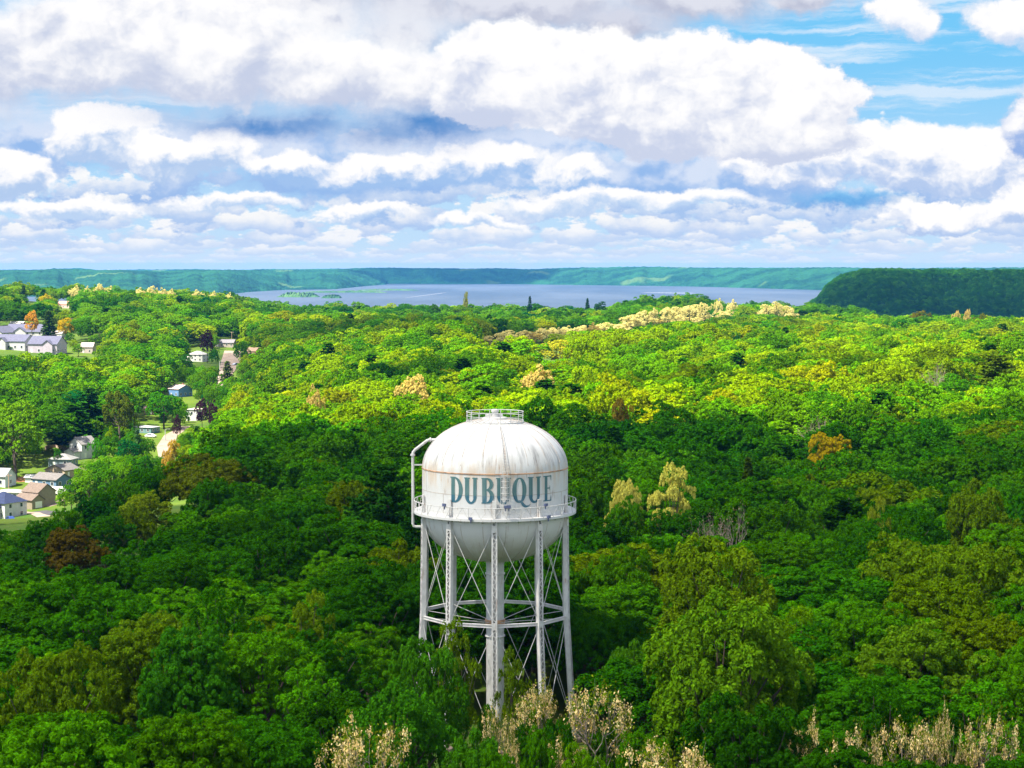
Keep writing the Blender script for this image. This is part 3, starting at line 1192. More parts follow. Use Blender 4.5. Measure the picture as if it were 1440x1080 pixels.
house('white two storey house with a navy hip roof beside the lower street', spot(6, 727, -26), -32, 11, 10, 5.4, 3.2, WHITE_, R_NAVY, 'hip', ('f', 'r'), wing=(1.5, -5.5, 4.2, 2.2, 4.2, 1.9, True))
house('taupe two storey house with a brown roof and white garage door', spot(55, 711, -26), -38, 8.6, 7.6, 5.2, 2.6, TAUPE, R_BROWN, 'gable', ('f', 'l'), garage=('r', -4.4, 2.9), wing=(0.6, -4.6, 9.2, 5.2, 2.9, 1.7, False), door=False)
house('blue grey ranch house with a wide grey roof beside the camper', spot(73, 684, -24), -30, 11.5, 8.0, 3.0, 1.9, BLUEG, R_GREY, 'gable', ('f', 'r'))
house('tan bungalow with a shallow roof just behind the blue grey ranch house', spot(88, 670, -23), 62, 8.5, 9.5, 2.8, 1.9, TAN, R_GREY, 'gable', ('l', 'f'))
house('small slate blue house with a light hip roof above the tan bungalow', spot(89, 655, -22), -10, 9, 7.5, 2.9, 1.9, GREYB, (0.2, 0.2, 0.2), 'hip', ('f', 'r'))
house('tall white gable end house beside the round green tree up the valley', spot(117, 643, -20), 55, 8.0, 7.0, 5.6, 2.6, WHITE_, (0.18, 0.17, 0.17), 'gable', ('l', 'f'), wing=(-5.6, 0.0, 3.6, 6.0, 2.8, 1.2, False))
house('pale grey house with a steep roof behind the low white house', spot(2, 682, -24), -20, 8, 7, 3.6, 2.6, (0.52, 0.54, 0.55), (0.19, 0.2, 0.22), 'gable', ('f', 'r'))
house('low white house with a flat grey roof behind the navy roof', spot(15, 702, -25), -6, 10.5, 6.5, 2.9, 0.7, WHITE_, (0.30, 0.30, 0.29), 'hip', ('f', 'r'))
house('small pale shed with a white sheet roof on the bare soil slope', spot(49, 678, -24), -12, 6.0, 4.0, 1.9, 0.8, (0.62, 0.60, 0.58), (0.42, 0.42, 0.42), 'gable', ('f',), cat='shed', name='garden_shed', door=False)
# middle road
HS = 0.8
house('low house with a teal front and flat roof beside the middle road', spot(206, 608, -19), -24, 11, 8, 3.0, 0.6, (0.12, 0.22, 0.24), (0.33, 0.34, 0.36), 'hip', ('f', 'r'))
house('blue sided house with a pinkish roof behind the big round tree', spot(254, 557, -15), -40, 9, 11, 4.6, 2.2, (0.10, 0.20, 0.38), (0.42, 0.33, 0.30), 'gable', ('f', 'r'), chimney=True)
house('white house with a flat pink roof between the two purple trees', spot(274, 591, -16), -15, 6.5, 8, 6.2, 0.6, WHITE_, (0.50, 0.42, 0.38), 'hip', ('f',))
house('small pink brick house half hidden behind the big round tree', spot(212, 582, -16), 10, 7, 7, 3.0, 1.6, (0.42, 0.26, 0.2), (0.4, 0.27, 0.22), 'gable', ('f',))
# upper road
house('white house with a pale hip roof below the purple tree', spot(279, 508, -10), -22, 12, 9, 5.2, 2.4, (0.56, 0.56, 0.55), (0.34, 0.33, 0.33), 'hip', ('f', 'r'), wing=(-8, 1, 7, 6, 2.8, 1.4, False))
house('grey roofed house in the trees beyond the upper road', spot(318, 487, -6), -10, 15, 9, 3.0, 2.4, (0.35, 0.30, 0.26), (0.17, 0.16, 0.18), 'gable', ('f',))
house('orange tan house among the trees right of the upper road', spot(357, 500, -6), -25, 8, 8, 3.6, 2.4, (0.50, 0.30, 0.17), (0.44, 0.28, 0.20), 'gable', ('f',))
# apartment terrace
ap = 'apartment buildings with lilac roofs on the hill terrace'
house('lilac roofed apartment building with its white gable facing the tower', spot(20, 491, 0), -18, 20, 11, 4.6, 3.4, (0.42, 0.42, 0.44), R_LILAC, 'gable', ('f', 'r'), wing=(-3, -6.5, 5, 3, 4.4, 2.2, True), group=ap, name='apartment_building', cat='apartment building', scale=1.1)
house('lilac roofed apartment building with a balcony side and white gables', spot(67, 496, 0), -14, 17, 12, 5.0, 4.0, (0.38, 0.34, 0.40), R_LILAC, 'gable', ('f', 'r'), wing=(3.5, -6.0, 6, 3, 4.8, 2.2, True), group=ap, name='apartment_building', cat='apartment building', scale=1.1)
house('lilac roofed apartment building at the back of the terrace', spot(40, 478, 0), -10, 24, 13, 5.2, 4.2, (0.46, 0.45, 0.46), R_LILAC, 'gable', ('f', 'r'), wing=(-2, -7, 8, 3, 5.0, 2.8, True), group=ap, name='apartment_building', cat='apartment building', scale=1.1)
house('lilac roofed apartment building cut by the edge of the view', spot(2, 480, 0), 70, 16, 12, 5.4, 3.6, (0.43, 0.43, 0.45), R_LILAC, 'gable', ('l', 'f'), group=ap, name='apartment_building', cat='apartment building', scale=1.1)
house('long white roofed hall behind the lilac apartment roofs', spot(78, 475, 2), -16, 17, 10, 3.6, 2.6, (0.55, 0.54, 0.53), (0.34, 0.30, 0.29), 'gable', ('f', 'r'))
house('pinkish grey house among bare shrubs right of the lilac roofs', spot(124, 496, -1), -6, 9.5, 8, 4.6, 3.0, (0.42, 0.35, 0.32), (0.40, 0.33, 0.31), 'gable', ('f',))
house('red walled house with a white roof at the top of the terrace', spot(25, 459, 4), -8, 12, 8, 2.6, 1.6, (0.30, 0.07, 0.06), (0.66, 0.62, 0.60), 'gable', ('f',))
house('small red roofed house on the left ridge near the yellow tree', spot(43, 426, 12), -12, 11, 9, 3.4, 2.4, (0.36, 0.16, 0.12), (0.36, 0.14, 0.10), 'gable', ('f',))
house('pink roofed house on the left ridge behind the round green tree', spot(92, 433, 12), -18, 14, 9, 4.0, 3.0, (0.55, 0.42, 0.38), (0.48, 0.24, 0.18), 'gable', ('f', 'r'))
for b in [(-30, 108, 668, 736), (18, 100, 645, 670), (62, 102, 628, 650), (100, 130, 620, 645), (214, 250, 600, 640), (196, 222, 584, 612), (232, 266, 542, 557),
          (265, 284, 562, 594), (308, 338, 493, 530), (266, 294, 479, 512), (308, 334, 475, 487), (350, 362, 489, 498), (-30, 94, 454, 492), (113, 134, 474, 494), (36, 50, 417, 427), (82, 102, 421, 434)]:
    clear(*b)

# far farms and town houses over the river
M_FARW, M_FARR = wallm((0.70, 0.66, 0.62)), roofm((0.45, 0.22, 0.18))
for i, (x, y, D, w, h, red, lab) in enumerate([
        (92, 386.5, 9800, 90, 16, 0, 'long white farm building on the far left hill'), (97, 392, 8800, 110, 14, 1, 'long red roofed farm hall below the white farm building'),
        (146, 388, 9600, 80, 14, 1, 'red roofed farmhouse on the river hill'), (152, 384, 9900, 40, 22, 0, 'tall white farmhouse on the river hill crest'),
        (163, 391, 9000, 90, 12, 0, 'white barn in the fields left of the river'), (187, 395, 8400, 60, 12, 0, 'small white barn low among the river hill woods'),
        (284, 386, 9700, 80, 20, 0, 'pale red farmstead above the river bend'), (298, 387, 9600, 40, 16, 1, 'red roofed cottage beside the pale farmstead'),
        (943, 396.5, 11450, 40, 10, 0, 'white house at the foot of the far bluff'), (1012, 400.5, 11100, 36, 10, 0, 'white riverside house under the far bluff'),
        (1038, 400.5, 11100, 24, 12, 0, 'narrow white riverside house under the far bluff')]):
    p = at(x, y, D)
    house(lab, p, 8 * (i % 3) - 8, w * 0.42, w * 0.2, h * 0.45, h * 0.3, (0.70, 0.62, 0.58), (0.45, 0.22, 0.18) if red else (0.62, 0.60, 0.60), 'gable', (), door=False, name='farmhouse', scale=1.0)


# roads and drives, laid on the terrain
def strip(name, label, pts, widths, mat, lift=0.12, n=24):
    mb = MB()
    P = [Vector(p) for p in pts]
    acc = []
    for i in range(len(P) - 1):
        for k in range(n):
            acc.append((P[i].lerp(P[i + 1], k / n), widths[i] + (widths[i + 1] - widths[i]) * k / n))
    acc.append((P[-1], widths[-1]))
    vs, fs = [], []
    cross = 5
    for i, (p, w) in enumerate(acc):
        q = acc[min(i + 1, len(acc) - 1)][0] - acc[max(i - 1, 0)][0]
        s = Vector((q.y, -q.x, 0)).normalized()
        for j in range(cross):
            r = p + s * w * (j / (cross - 1) - 0.5)
            vs.append((r.x, r.y, h2(r.x, r.y) + lift))
    for i in range(len(acc) - 1):
        for j in range(cross - 1):
            k = i * cross + j
            fs.append((k, k + 1, k + cross + 1, k + cross))
    mb.add(vs, fs)
    mb.build(name, mat, kind='structure', label=label)


M_CONC = pmat('concrete', (0.25, 0.19, 0.155), 0.9, var=0.2, vscale=0.2)
M_ASPH = pmat('asphalt', (0.055, 0.052, 0.06), 0.9, var=0.2, vscale=0.3)
M_SOIL = pmat('bare_soil', (0.28, 0.14, 0.05), 0.95, var=0.25, vscale=0.3)
strip('street', 'grey asphalt street in front of the taupe house', [spot(18, 712, -26), spot(50, 718, -26), spot(82, 722, -26)], [4.0, 5, 6], M_ASPH)
strip('pavement', 'pale concrete pavement along the lower street', [spot(22, 718, -26), spot(50, 722.5, -26), spot(74, 727, -26)], [2.6, 3.0, 3.4], M_CONC, lift=0.20)
strip('driveway', 'pale concrete driveway beside the taupe house', [spot(64, 713, -26), spot(76, 709, -26), spot(86, 703, -26)], [4, 5, 3], M_CONC, lift=0.16)
strip('road', 'pale concrete road between the valley trees', [spot(231, 645, -19), spot(232, 628, -19), spot(240, 613, -18), spot(262, 600, -17)], [4, 6.5, 5.5, 4], M_CONC, lift=0.2)
strip('upper_road', 'wide pale concrete road end among the upper trees', [spot(312, 545, -8), spot(317, 526, -7), spot(325, 508, -6), spot(327, 494, -5)], [6, 8, 11.5, 10], M_CONC, lift=0.3)
strip('dirt_track', 'orange bare soil bank behind the low white house', [spot(20, 677, -24), spot(33, 675, -24), spot(44, 671, -24)], [5, 8, 6], M_SOIL)
strip('road', 'sunlit road end seen through the left ridge trees', [spot(152, 440, 12), spot(165, 441, 12), spot(180, 443, 11)], [8, 8, 8], M_CONC, lift=0.3)


# vehicles, poles, small fixtures
def wheel(root, x, y, r=0.34):
    mb = MB()
    mb.tube([(x, y - 0.11, r), (x, y + 0.11, r)], r, 14)
    w = mb.build('wheel', pmat_cached('rubber', (0.02, 0.02, 0.02)), root)
    rb = MB()
    rb.tube([(x, y - 0.125, r), (x, y + 0.125, r)], r * 0.6, 12)
    rb.build('rim', pmat_cached('alloy', (0.5, 0.5, 0.52)), w)


_PC = {}


def pmat_cached(n, c, **k):
    if n not in _PC:
        _PC[n] = pmat(n, c, **k)
    return _PC[n]


def car(label, loc, rz, paint, name='parked_car', L=4.6, W=1.85):
    root = thing(name, label, 'car', loc, math.radians(rz))
    prof = [(-L / 2, 0.35), (-L / 2, 0.85), (-L * 0.30, 0.98), (-L * 0.18, 1.48), (L * 0.22, 1.52), (L * 0.40, 1.02), (L / 2, 0.90), (L / 2, 0.35)]
    mb = MB()
    n = len(prof)
    vs = []
    for s in (-1, 1):
        for x, z in prof:
            k = 0.80 if z > 1.2 else 1.0
            vs.append((x, s * W / 2 * k, z))
    fs = [tuple(range(n)), tuple(range(2 * n - 1, n - 1, -1))] + [((i + 1) % n, i, i + n, (i + 1) % n + n) for i in range(n)]
    mb.add(vs, fs)
    mb.build('body', pmat_cached('paint_' + label[:12], paint, rough=0.25, spec=0.6), root)
    g = MB()
    for s in (-1, 1):
        a = [(-L * 0.25, s * W * 0.487, 1.03), (L * 0.34, s * W * 0.487, 1.03), (L * 0.20, s * W * 0.412, 1.43), (-L * 0.16, s * W * 0.412, 1.43)]
        b = [(x, y + s * 0.02, z) for x, y, z in a]
        g.add(a + b, [(0, 1, 2, 3), (7, 6, 5, 4), (0, 4, 5, 1), (1, 5, 6, 2), (2, 6, 7, 3), (3, 7, 4, 0)])
    g.build('window', M_GLASS, root)
    for x in (-L * 0.31, L * 0.31):
        for y in (-W / 2 + 0.08, W / 2 - 0.08):
            wheel(root, x, y)
    for s in (-1, 1):
        hb = MB()
        hb.box((-L / 2 - 0.01, s * W * 0.34, 0.72), (0.06, 0.36, 0.16))
        hb.build('headlight', pmat_cached('lamp_glass', (0.7, 0.7, 0.7), rough=0.15), root)
    return root


car('dark navy car parked at the end of the white camper', spot(98.5, 692.5, -25), 175, (0.015, 0.02, 0.09))
car('white car parked on the drive by the teal house', spot(212, 615, -19), 160, (0.75, 0.75, 0.75))
car('dark blue car parked below the navy roofed house', spot(15, 733, -26), 120, (0.02, 0.05, 0.22))
car('silver car parked at the upper road end', spot(331, 514, -7), 60, (0.35, 0.36, 0.45))

root = thing('camper_trailer', 'long white camper trailer parked in front of the blue grey house', 'camper', spot(82, 696, -25), math.radians(-8))
mb = MB()
prof = [(-2.9, 0.55), (-3.0, 1.4), (-2.6, 2.75), (2.7, 2.8), (3.0, 2.0), (2.9, 0.55)]
vs = [(x, s * 1.2, z) for s in (-1, 1) for x, z in prof]
mb.add(vs, [tuple(range(6)), tuple(range(11, 5, -1))] + [((i + 1) % 6, i, i + 6, (i + 1) % 6 + 6) for i in range(6)])
mb.build('body', M_WHITE, root)
for x in (-1.4, 1.7):
    window(root, x, -1.2, 1.8, 'f', 0.9, 0.6)
mb = MB()
mb.box((0.3, -1.23, 1.45), (0.65, 0.05, 1.7))
mb.build('door', M_DOORW, root)
mb = MB()
mb.tube([(-3, 0, 0.6), (-4.1, 0, 0.5)], 0.06, 6)
mb.build('hitch', pmat_cached('rubber', (0.02, 0.02, 0.02)), root)
for y in (-1.1, 1.1):
    wheel(root, 0.3, y, 0.36)

M_POLE = pmat('pole_wood', (0.34, 0.24, 0.16), 0.9, var=0.2)


def pole(label, loc, h, arm=True, name='utility_pole', cat='utility pole', mat=None):
    root = thing(name, label, cat, loc, random.uniform(-0.5, 0.5))
    mb = MB()
    mb.tube([(0, 0, -0.5), (0, 0, h)], [0.2, 0.13], 8)
    mb.build('post', mat or M_POLE, root)
    if arm:
        mb = MB()
        mb.beam((-1.2, 0.14, h - 0.6), (1.2, 0.14, h - 0.6), 0.12)
        mb.beam((-0.7, 0.15, h - 0.68), (0, 0.16, h - 1.4), 0.05)
        mb.beam((0.7, 0.15, h - 0.68), (0, 0.16, h - 1.4), 0.05)
        c = mb.build('crossarm', mat or M_POLE, root)
        for x in (-1.1, -0.5, 0.5, 1.1):
            ib = MB()
            ib.lathe([(0.05, 0), (0.08, 0.08), (0.04, 0.2), (0.001, 0.22)], 8, (x, 0.14, h - 0.54))
            ib.build('insulator', pmat_cached('ceramic', (0.5, 0.5, 0.5)), c)
    else:
        mb = MB()
        mb.tube([(0, 0, h - 0.2), (0.5, 0, h + 0.15), (1.4, 0, h + 0.2)], 0.05, 6)
        mb.box((1.6, 0, h + 0.17), (0.6, 0.24, 0.14))
        mb.build('lamp_arm', mat or M_POLE, root)
    return root


pole('wooden utility pole standing over the low white house', spot(12.5, 699, -25), 8.0)
pole('wooden utility pole against the trees left of the tall white house', spot(103.7, 628, -19), 6.0)
pole('grey street lamp at the edge of the middle road', spot(232.5, 620, -18), 4.6, False, 'street_lamp', 'street lamp', pmat_cached('galvanised', (0.45, 0.45, 0.45)))
pole('wooden utility pole by the upper road and purple tree', spot(326, 487, -5), 9.5)
pole('pale street lamp left of the wide upper road', spot(309, 523, -7), 6.0, False, 'street_lamp', 'street lamp', pmat_cached('galvanised', (0.45, 0.45, 0.45)))
pole('tall wooden utility pole beside the yellow tree', spot(100.6, 464, 3), 8.5)

root = thing('retaining_wall', 'curved grey stone retaining wall on the lawn above the bungalows', 'wall', spot(82, 636, -19))
o = root.location
pts = [spot(64, 633, -19), spot(70, 630, -19), spot(78, 629, -19), spot(88, 632, -19), spot(98, 636, -20), spot(102, 639, -20)]
mb = MB()
for a, b in zip(pts[:-1], pts[1:]):
    a, b = a - o, b - o
    mb.beam(a + Vector((0, 0, 0.5)), b + Vector((0, 0, 0.5)), 0.5, 1.9)
mb.build('stonework', pmat('rubble_stone', (0.34, 0.25, 0.20), 0.95, var=0.4, vscale=1.5), root)
# ---------------------------------------------------------------- the water tower
def tank_paint():
    m = bpy.data.materials.new('weathered_white_paint')
    m.use_nodes = True
    t = m.node_tree
    b = t.nodes['Principled BSDF']
    b.inputs['Roughness'].default_value = 0.55
    b.inputs['Specular IOR Level'].default_value = 0.25
    g = NT(t)
    m_ = g.m
    tc = t.nodes.new('ShaderNodeTexCoord')
    x, y, z = g.sep(tc.outputs['Object'])
    ang = m_('ARCTAN2', y, x)
    streak = g.noise(g.xyz(m_('MULTIPLY', ang, 9.0), m_('MULTIPLY', z, 0.22)), 1.0, 6, 0.65).outputs['Fac']
    fine = g.noise(g.xyz(m_('MULTIPLY', ang, 32.0), m_('MULTIPLY', z, 0.35)), 1.0, 5, 0.6).outputs['Fac']
    blotch = g.noise(tc.outputs['Object'], 0.45, 5, 0.6, dim='3D').outputs['Fac']
    base = (0.56, 0.56, 0.565, 1)
    c = g.mix(g.m('MULTIPLY', g.ss(blotch, 0.40, 0.72), 0.35), base, (0.44, 0.425, 0.40, 1))
    # warm rusty bloom above and below the upper seam
    band = m_('MULTIPLY', g.ss(z, 27.2, 29.6), g.ss(z, 31.6, 29.9))
    c = g.mix(m_('MULTIPLY', m_('MULTIPLY', band, g.ss(streak, 0.38, 0.66)), 0.55), c, (0.52, 0.36, 0.22, 1))
    # grey mould streaks on the lower dome
    mould = m_('MULTIPLY', g.ss(z, 29.7, 31.2), g.ss(z, 33.4, 31.6))
    patch = g.ss(g.noise(g.xyz(m_('MULTIPLY', ang, 1.6), 0.0), 1.0, 3, 0.6, w=4.4).outputs['Fac'], 0.36, 0.60)
    mould = m_('MULTIPLY', mould, g.lr(patch, 0, 1, 0.22, 1.0))
    k = m_('MULTIPLY', mould, g.ss(m_('ADD', m_('MULTIPLY', streak, 0.6), m_('MULTIPLY', fine, 0.4)), 0.42, 0.66))
    c = g.mix(m_('MULTIPLY', k, 0.85), c, (0.19, 0.19, 0.195, 1))
    # rust runs
    runs = m_('MULTIPLY', g.ss(fine, 0.60, 0.72), g.ss(blotch, 0.42, 0.6))
    c = g.mix(m_('MULTIPLY', runs, 0.6), c, (0.24, 0.12, 0.06, 1))
    # grime under the walkway and at the bowl
    low = m_('MULTIPLY', g.ss(z, 23.8, 20.4), g.ss(streak, 0.35, 0.6))
    c = g.mix(m_('MULTIPLY', low, 0.5), c, (0.42, 0.36, 0.30, 1))
    t.links.new(c, b.inputs['Base Color'])
    return m


def steel_paint(name='leg_paint', base=(0.60, 0.585, 0.575)):
    m = bpy.data.materials.new(name)
    m.use_nodes = True
    t = m.node_tree
    b = t.nodes['Principled BSDF']
    b.inputs['Roughness'].default_value = 0.6
    b.inputs['Specular IOR Level'].default_value = 0.25
    g = NT(t)
    tc = t.nodes.new('ShaderNodeTexCoord')
    n1 = g.noise(g.v('MULTIPLY', tc.outputs['Object'], (3, 3, 0.5)), 1.0, 6, 0.65, dim='3D').outputs['Fac']
    n2 = g.noise(tc.outputs['Object'], 0.8, 4, 0.6, dim='3D').outputs['Fac']
    c = g.mix(g.ss(n2, 0.35, 0.7), (*base, 1), tuple(v * 0.78 for v in base) + (1,))
    c = g.mix(g.m('MULTIPLY', g.ss(n1, 0.57, 0.70), 0.70), c, (0.30, 0.17, 0.10, 1))
    t.links.new(c, b.inputs['Base Color'])
    return m


M_TANK = tank_paint()
M_STEEL = steel_paint()
M_PIPE = steel_paint('pipe_paint', (0.56, 0.555, 0.55))
M_RUST = pmat('rusty_seam', (0.40, 0.24, 0.15), 0.9, var=0.4, vscale=1.5)
M_SEAM = pmat('painted_seam', (0.42, 0.37, 0.33), 0.8, var=0.2, vscale=1.5)


def faded_teal():
    """Letter paint: the upper plate course was repainted paler than the lower one; worn in vertical streaks."""
    m = bpy.data.materials.new('teal_lettering')
    m.use_nodes = True
    t = m.node_tree
    b = t.nodes['Principled BSDF']
    b.inputs['Roughness'].default_value = 0.6
    g = NT(t)
    tc = t.nodes.new('ShaderNodeTexCoord')
    x, y, z = g.sep(tc.outputs['Object'])
    n = g.noise(g.xyz(g.m('MULTIPLY', x, 2.2), g.m('MULTIPLY', z, 0.35)), 1.0, 5, 0.65).outputs['Fac']
    c = g.mix(g.ss(z, 27.46, 27.56), (0.020, 0.105, 0.16, 1), (0.060, 0.145, 0.155, 1))
    c = g.mix(g.m('MULTIPLY', g.ss(n, 0.46, 0.72), 0.28), c, (0.26, 0.31, 0.31, 1))
    t.links.new(c, b.inputs['Base Color'])
    return m


M_TEAL = faded_teal()
M_LAMP = pmat('floodlight_housing', (0.10, 0.12, 0.22), 0.4)

TX, TY = (696 - 720) / FPX * 222.0, 222.0
RT = 8.0
ZS, ZW = 29.80, 25.1       # dome seam, walkway floor
tower = thing('water_tower', 'tall white steel water tower on ten lattice legs with blue green lettering', 'water tower', (TX, TY, 0))


def dome_z(r):
    return ZS + 5.35 * math.sqrt(max(0.0, 1 - (r / RT) ** 2))


prof = []
for i in range(25):
    a = math.pi / 2 * i / 24
    prof.append((max(0.9 * 0.0 + RT * math.sin(a), 0.02), 24.6 - 5.2 * math.cos(a)))
prof += [(RT, 25.5), (RT, 27.3), (RT, ZS)]
for i in range(1, 25):
    a = math.pi / 2 * i / 24
    prof.append((max(RT * math.cos(a), 0.02), ZS + 5.35 * math.sin(a)))
mb = MB()
mb.lathe(prof, 144)
tank = mb.build('tank', M_TANK, tower, smooth=True)
# plate seams
mb = MB()
for z, rr in ((ZS, RT + 0.02),):
    mb.lathe([(rr, z - 0.07), (rr + 0.035, z - 0.05), (rr + 0.035, z + 0.05), (rr, z + 0.07)], 144)
mb.build('rust_seam', M_RUST, tank)
mb = MB()
mb.lathe([(RT + 0.006, 27.47), (RT + 0.014, 27.48), (RT + 0.014, 27.53), (RT + 0.006, 27.54)], 144)
for i in range(20):                                   # dome gores
    a = 2 * math.pi * (i + 0.5) / 20
    pts = [((r + 0.01) * math.cos(a), (r + 0.01) * math.sin(a), dome_z(r) + 0.015) for r in np.linspace(1.2, 7.9, 16)]
    mb.tube(pts, 0.035 if i % 3 else 0.05, 4)
for i in range(10):                                   # shell plates
    for z0, z1, off in ((25.4, 27.45, 0.3), (27.55, 29.7, 0.62)):
        a = 2 * math.pi * (i + off) / 10
        mb.beam(((RT + 0.005) * math.cos(a), (RT + 0.005) * math.sin(a), z0), ((RT + 0.005) * math.cos(a), (RT + 0.005) * math.sin(a), z1), 0.03)
for i in range(20):                                   # bowl gores
    a = 2 * math.pi * (i + 0.5) / 20
    pts = []
    for k in np.linspace(0.25, 1.5, 12):
        pts.append(((RT * math.sin(k) + 0.01) * math.cos(a), (RT * math.sin(k) + 0.01) * math.sin(a), 24.6 - 5.2 * math.cos(k)))
    mb.tube(pts, 0.03, 4)
mb.build('plate_seam', M_SEAM, tank)


# lettering: each stroke is a ribbon wrapped on the shell
def lettering():
    mb = MB()
    ZT, ZB = 29.42, 26.72
    H = ZT - ZB
    cnt = [0]

    def ang(xcrop):
        px = 560 + xcrop * 270 / 1325.0 - 696
        lo, hi = -1.2, 1.2
        for _ in range(50):
            mid = (lo + hi) / 2
            v = FPX * RT * math.sin(mid) / (TY - RT * math.cos(mid))
            lo, hi = (mid, hi) if v < px else (lo, mid)
        return lo

    def put(pts, hw, x0, x1):
        """pts in letter units (u 0..1, v 0..1); hw half widths in metres, measured square to the stroke."""
        a0, a1 = ang(x0), ang(x1)
        W = (a1 - a0) * RT
        cnt[0] += 1
        rr = RT + 0.030 + 0.0015 * (cnt[0] % 9)
        P = []
        for i in range(len(pts) - 1):
            L = math.hypot((pts[i + 1][0] - pts[i][0]) * W, (pts[i + 1][1] - pts[i][1]) * H)
            n = max(1, int(L / 0.09))
            for k in range(n):
                s = k / n
                P.append((pts[i][0] + (pts[i + 1][0] - pts[i][0]) * s, pts[i][1] + (pts[i + 1][1] - pts[i][1]) * s, hw[i] + (hw[i + 1] - hw[i]) * s))
        P.append((*pts[-1], hw[-1]))
        Q = [(u * W, v * H, w) for u, v, w in P]
        vs = []
        for i, (x, y, w) in enumerate(Q):
            tx = Q[min(i + 1, len(Q) - 1)][0] - Q[max(i - 1, 0)][0]
            ty = Q[min(i + 1, len(Q) - 1)][1] - Q[max(i - 1, 0)][1]
            l = math.hypot(tx, ty) or 1
            nx, ny = -ty / l, tx / l
            for s in (-1, -0.5, 0, 0.5, 1):
                th = a0 + (x + nx * w * s) / RT
                zz = ZB + y + ny * w * s
                vs.append((rr * math.sin(th), -rr * math.cos(th), zz))
        fs = []
        for i in range(len(Q) - 1):
            for s in range(4):
                k = i * 5 + s
                fs.append((k, k + 5, k + 6, k + 1))
        mb.add(vs, fs)

    TH, SE = 0.065, 0.06

    def stem(u, x0, x1, hw, v0=0.0, v1=1.0):
        put([(u, v0), (u, v1)], [hw, hw], x0, x1)

    def serif(u, v, ext, x0, x1):
        put([(u - ext, v), (u + ext, v)], [SE, SE], x0, x1)

    def arc(cx, cy, ru, rv, t0, t1, thick, thin, x0, x1, n=26):
        pts, hw = [], []
        for i in range(n + 1):
            t = t0 + (t1 - t0) * i / n
            pts.append((cx + ru * math.cos(t), cy + rv * math.sin(t)))
            hw.append(thin + (thick - thin) * abs(math.cos(t)) ** 1.3)
        put(pts, hw, x0, x1)

    pi = math.pi
    # D
    b = (362, 445)
    stem(0.24, *b, 0.235)
    put([(0.0, 0.985), (0.45, 0.985)], [SE, SE], *b)
    put([(0.0, 0.015), (0.45, 0.015)], [SE, SE], *b)
    arc(0.36, 0.5, 0.52, 0.475, -pi / 2, pi / 2, 0.235, TH, *b)

    def letter_u(b):
        stem(0.22, *b, 0.235, 0.22, 1.0)
        stem(0.80, *b, 0.185, 0.22, 1.0)
        serif(0.22, 0.985, 0.21, *b)
        serif(0.80, 0.985, 0.19, *b)
        pts, hw = [], []
        for i in range(25):
            t = pi + pi * i / 24
            pts.append((0.51 + 0.29 * math.cos(t), 0.24 + 0.235 * math.sin(t)))
            s = i / 24
            hw.append(0.235 * (1 - s) + 0.185 * s - 0.09 * math.sin(pi * s))
        put(pts, hw, *b)

    letter_u((458, 552))
    # B
    b = (578, 662)
    stem(0.24, *b, 0.235)
    put([(0.0, 0.985), (0.45, 0.985)], [SE, SE], *b)
    put([(0.0, 0.015), (0.45, 0.015)], [SE, SE], *b)
    put([(0.3, 0.53), (0.5, 0.53)], [TH, TH], *b)
    arc(0.40, 0.755, 0.42, 0.225, -pi / 2, pi / 2, 0.20, TH, *b)
    arc(0.40, 0.275, 0.47, 0.255, -pi / 2, pi / 2, 0.225, TH, *b)
    letter_u((678, 783))
    # Q
    b = (795, 885)
    arc(0.5, 0.5, 0.385, 0.475, 0, 2 * pi, 0.235, TH, *b, n=60)
    pts = [(0.42, 0.10), (0.60, 0.06), (0.78, -0.07), (0.98, -0.16), (1.22, -0.13), (1.36, -0.07)]
    put(pts, [0.03, 0.10, 0.16, 0.15, 0.08, 0.02], *b)
    letter_u((897, 988))
    # E
    b = (1005, 1060)
    stem(0.32, *b, 0.195)
    put([(0.0, 0.985), (0.95, 0.985)], [SE, SE], *b)
    put([(0.0, 0.015), (0.95, 0.015)], [SE, SE], *b)
    put([(0.35, 0.51), (0.80, 0.51)], [SE, SE], *b)
    for v0, v1 in ((1.0, 0.80), (0.0, 0.22)):
        put([(0.91, v0), (0.93, v1)], [0.09, 0.015], *b)
    put([(0.78, 0.60), (0.78, 0.42)], [0.035, 0.035], *b)
    mb.build('lettering', M_TEAL, tank)


lettering()

# top railing, cap and vent
mb = MB()
RR = 3.12
zb = dome_z(RR)
for k, z in enumerate((zb + 0.25, zb + 0.72, zb + 1.18)):
    mb.tube([(RR * math.cos(2 * math.pi * i / 48), RR * math.sin(2 * math.pi * i / 48), z) for i in range(48)], 0.045 if k == 2 else 0.032, 6, closed=True)
for i in range(16):
    a = 2 * math.pi * (i + 0.5) / 16
    mb.tube([(RR * math.cos(a), RR * math.sin(a), zb - 0.1), (RR * math.cos(a), RR * math.sin(a), zb + 1.18)], 0.04, 6)
mb.lathe([(RR - 0.05, zb - 0.02), (RR + 0.06, zb - 0.06), (RR + 0.06, zb + 0.14), (RR - 0.05, zb + 0.14)], 64)
mb.build('top_railing', M_PIPE, tower)
zt = dome_z(0)
mb = MB()
mb.lathe([(1.45, dome_z(1.45) - 0.02), (1.4, zt + 0.10), (1.15, zt + 0.16), (0.02, zt + 0.18)], 40)
mb.lathe([(0.34, zt + 0.15), (0.34, zt + 0.70), (0.42, zt + 0.72), (0.42, zt + 0.92), (0.30, zt + 1.02), (0.02, zt + 1.05)], 24)
mb.build('roof_vent', M_PIPE, tower)
mb = MB()
for a in (0.9, 2.3, 3.7):
    mb.box((0.95 * math.cos(a), 0.95 * math.sin(a), zt + 0.3), (0.5, 0.5, 0.35))
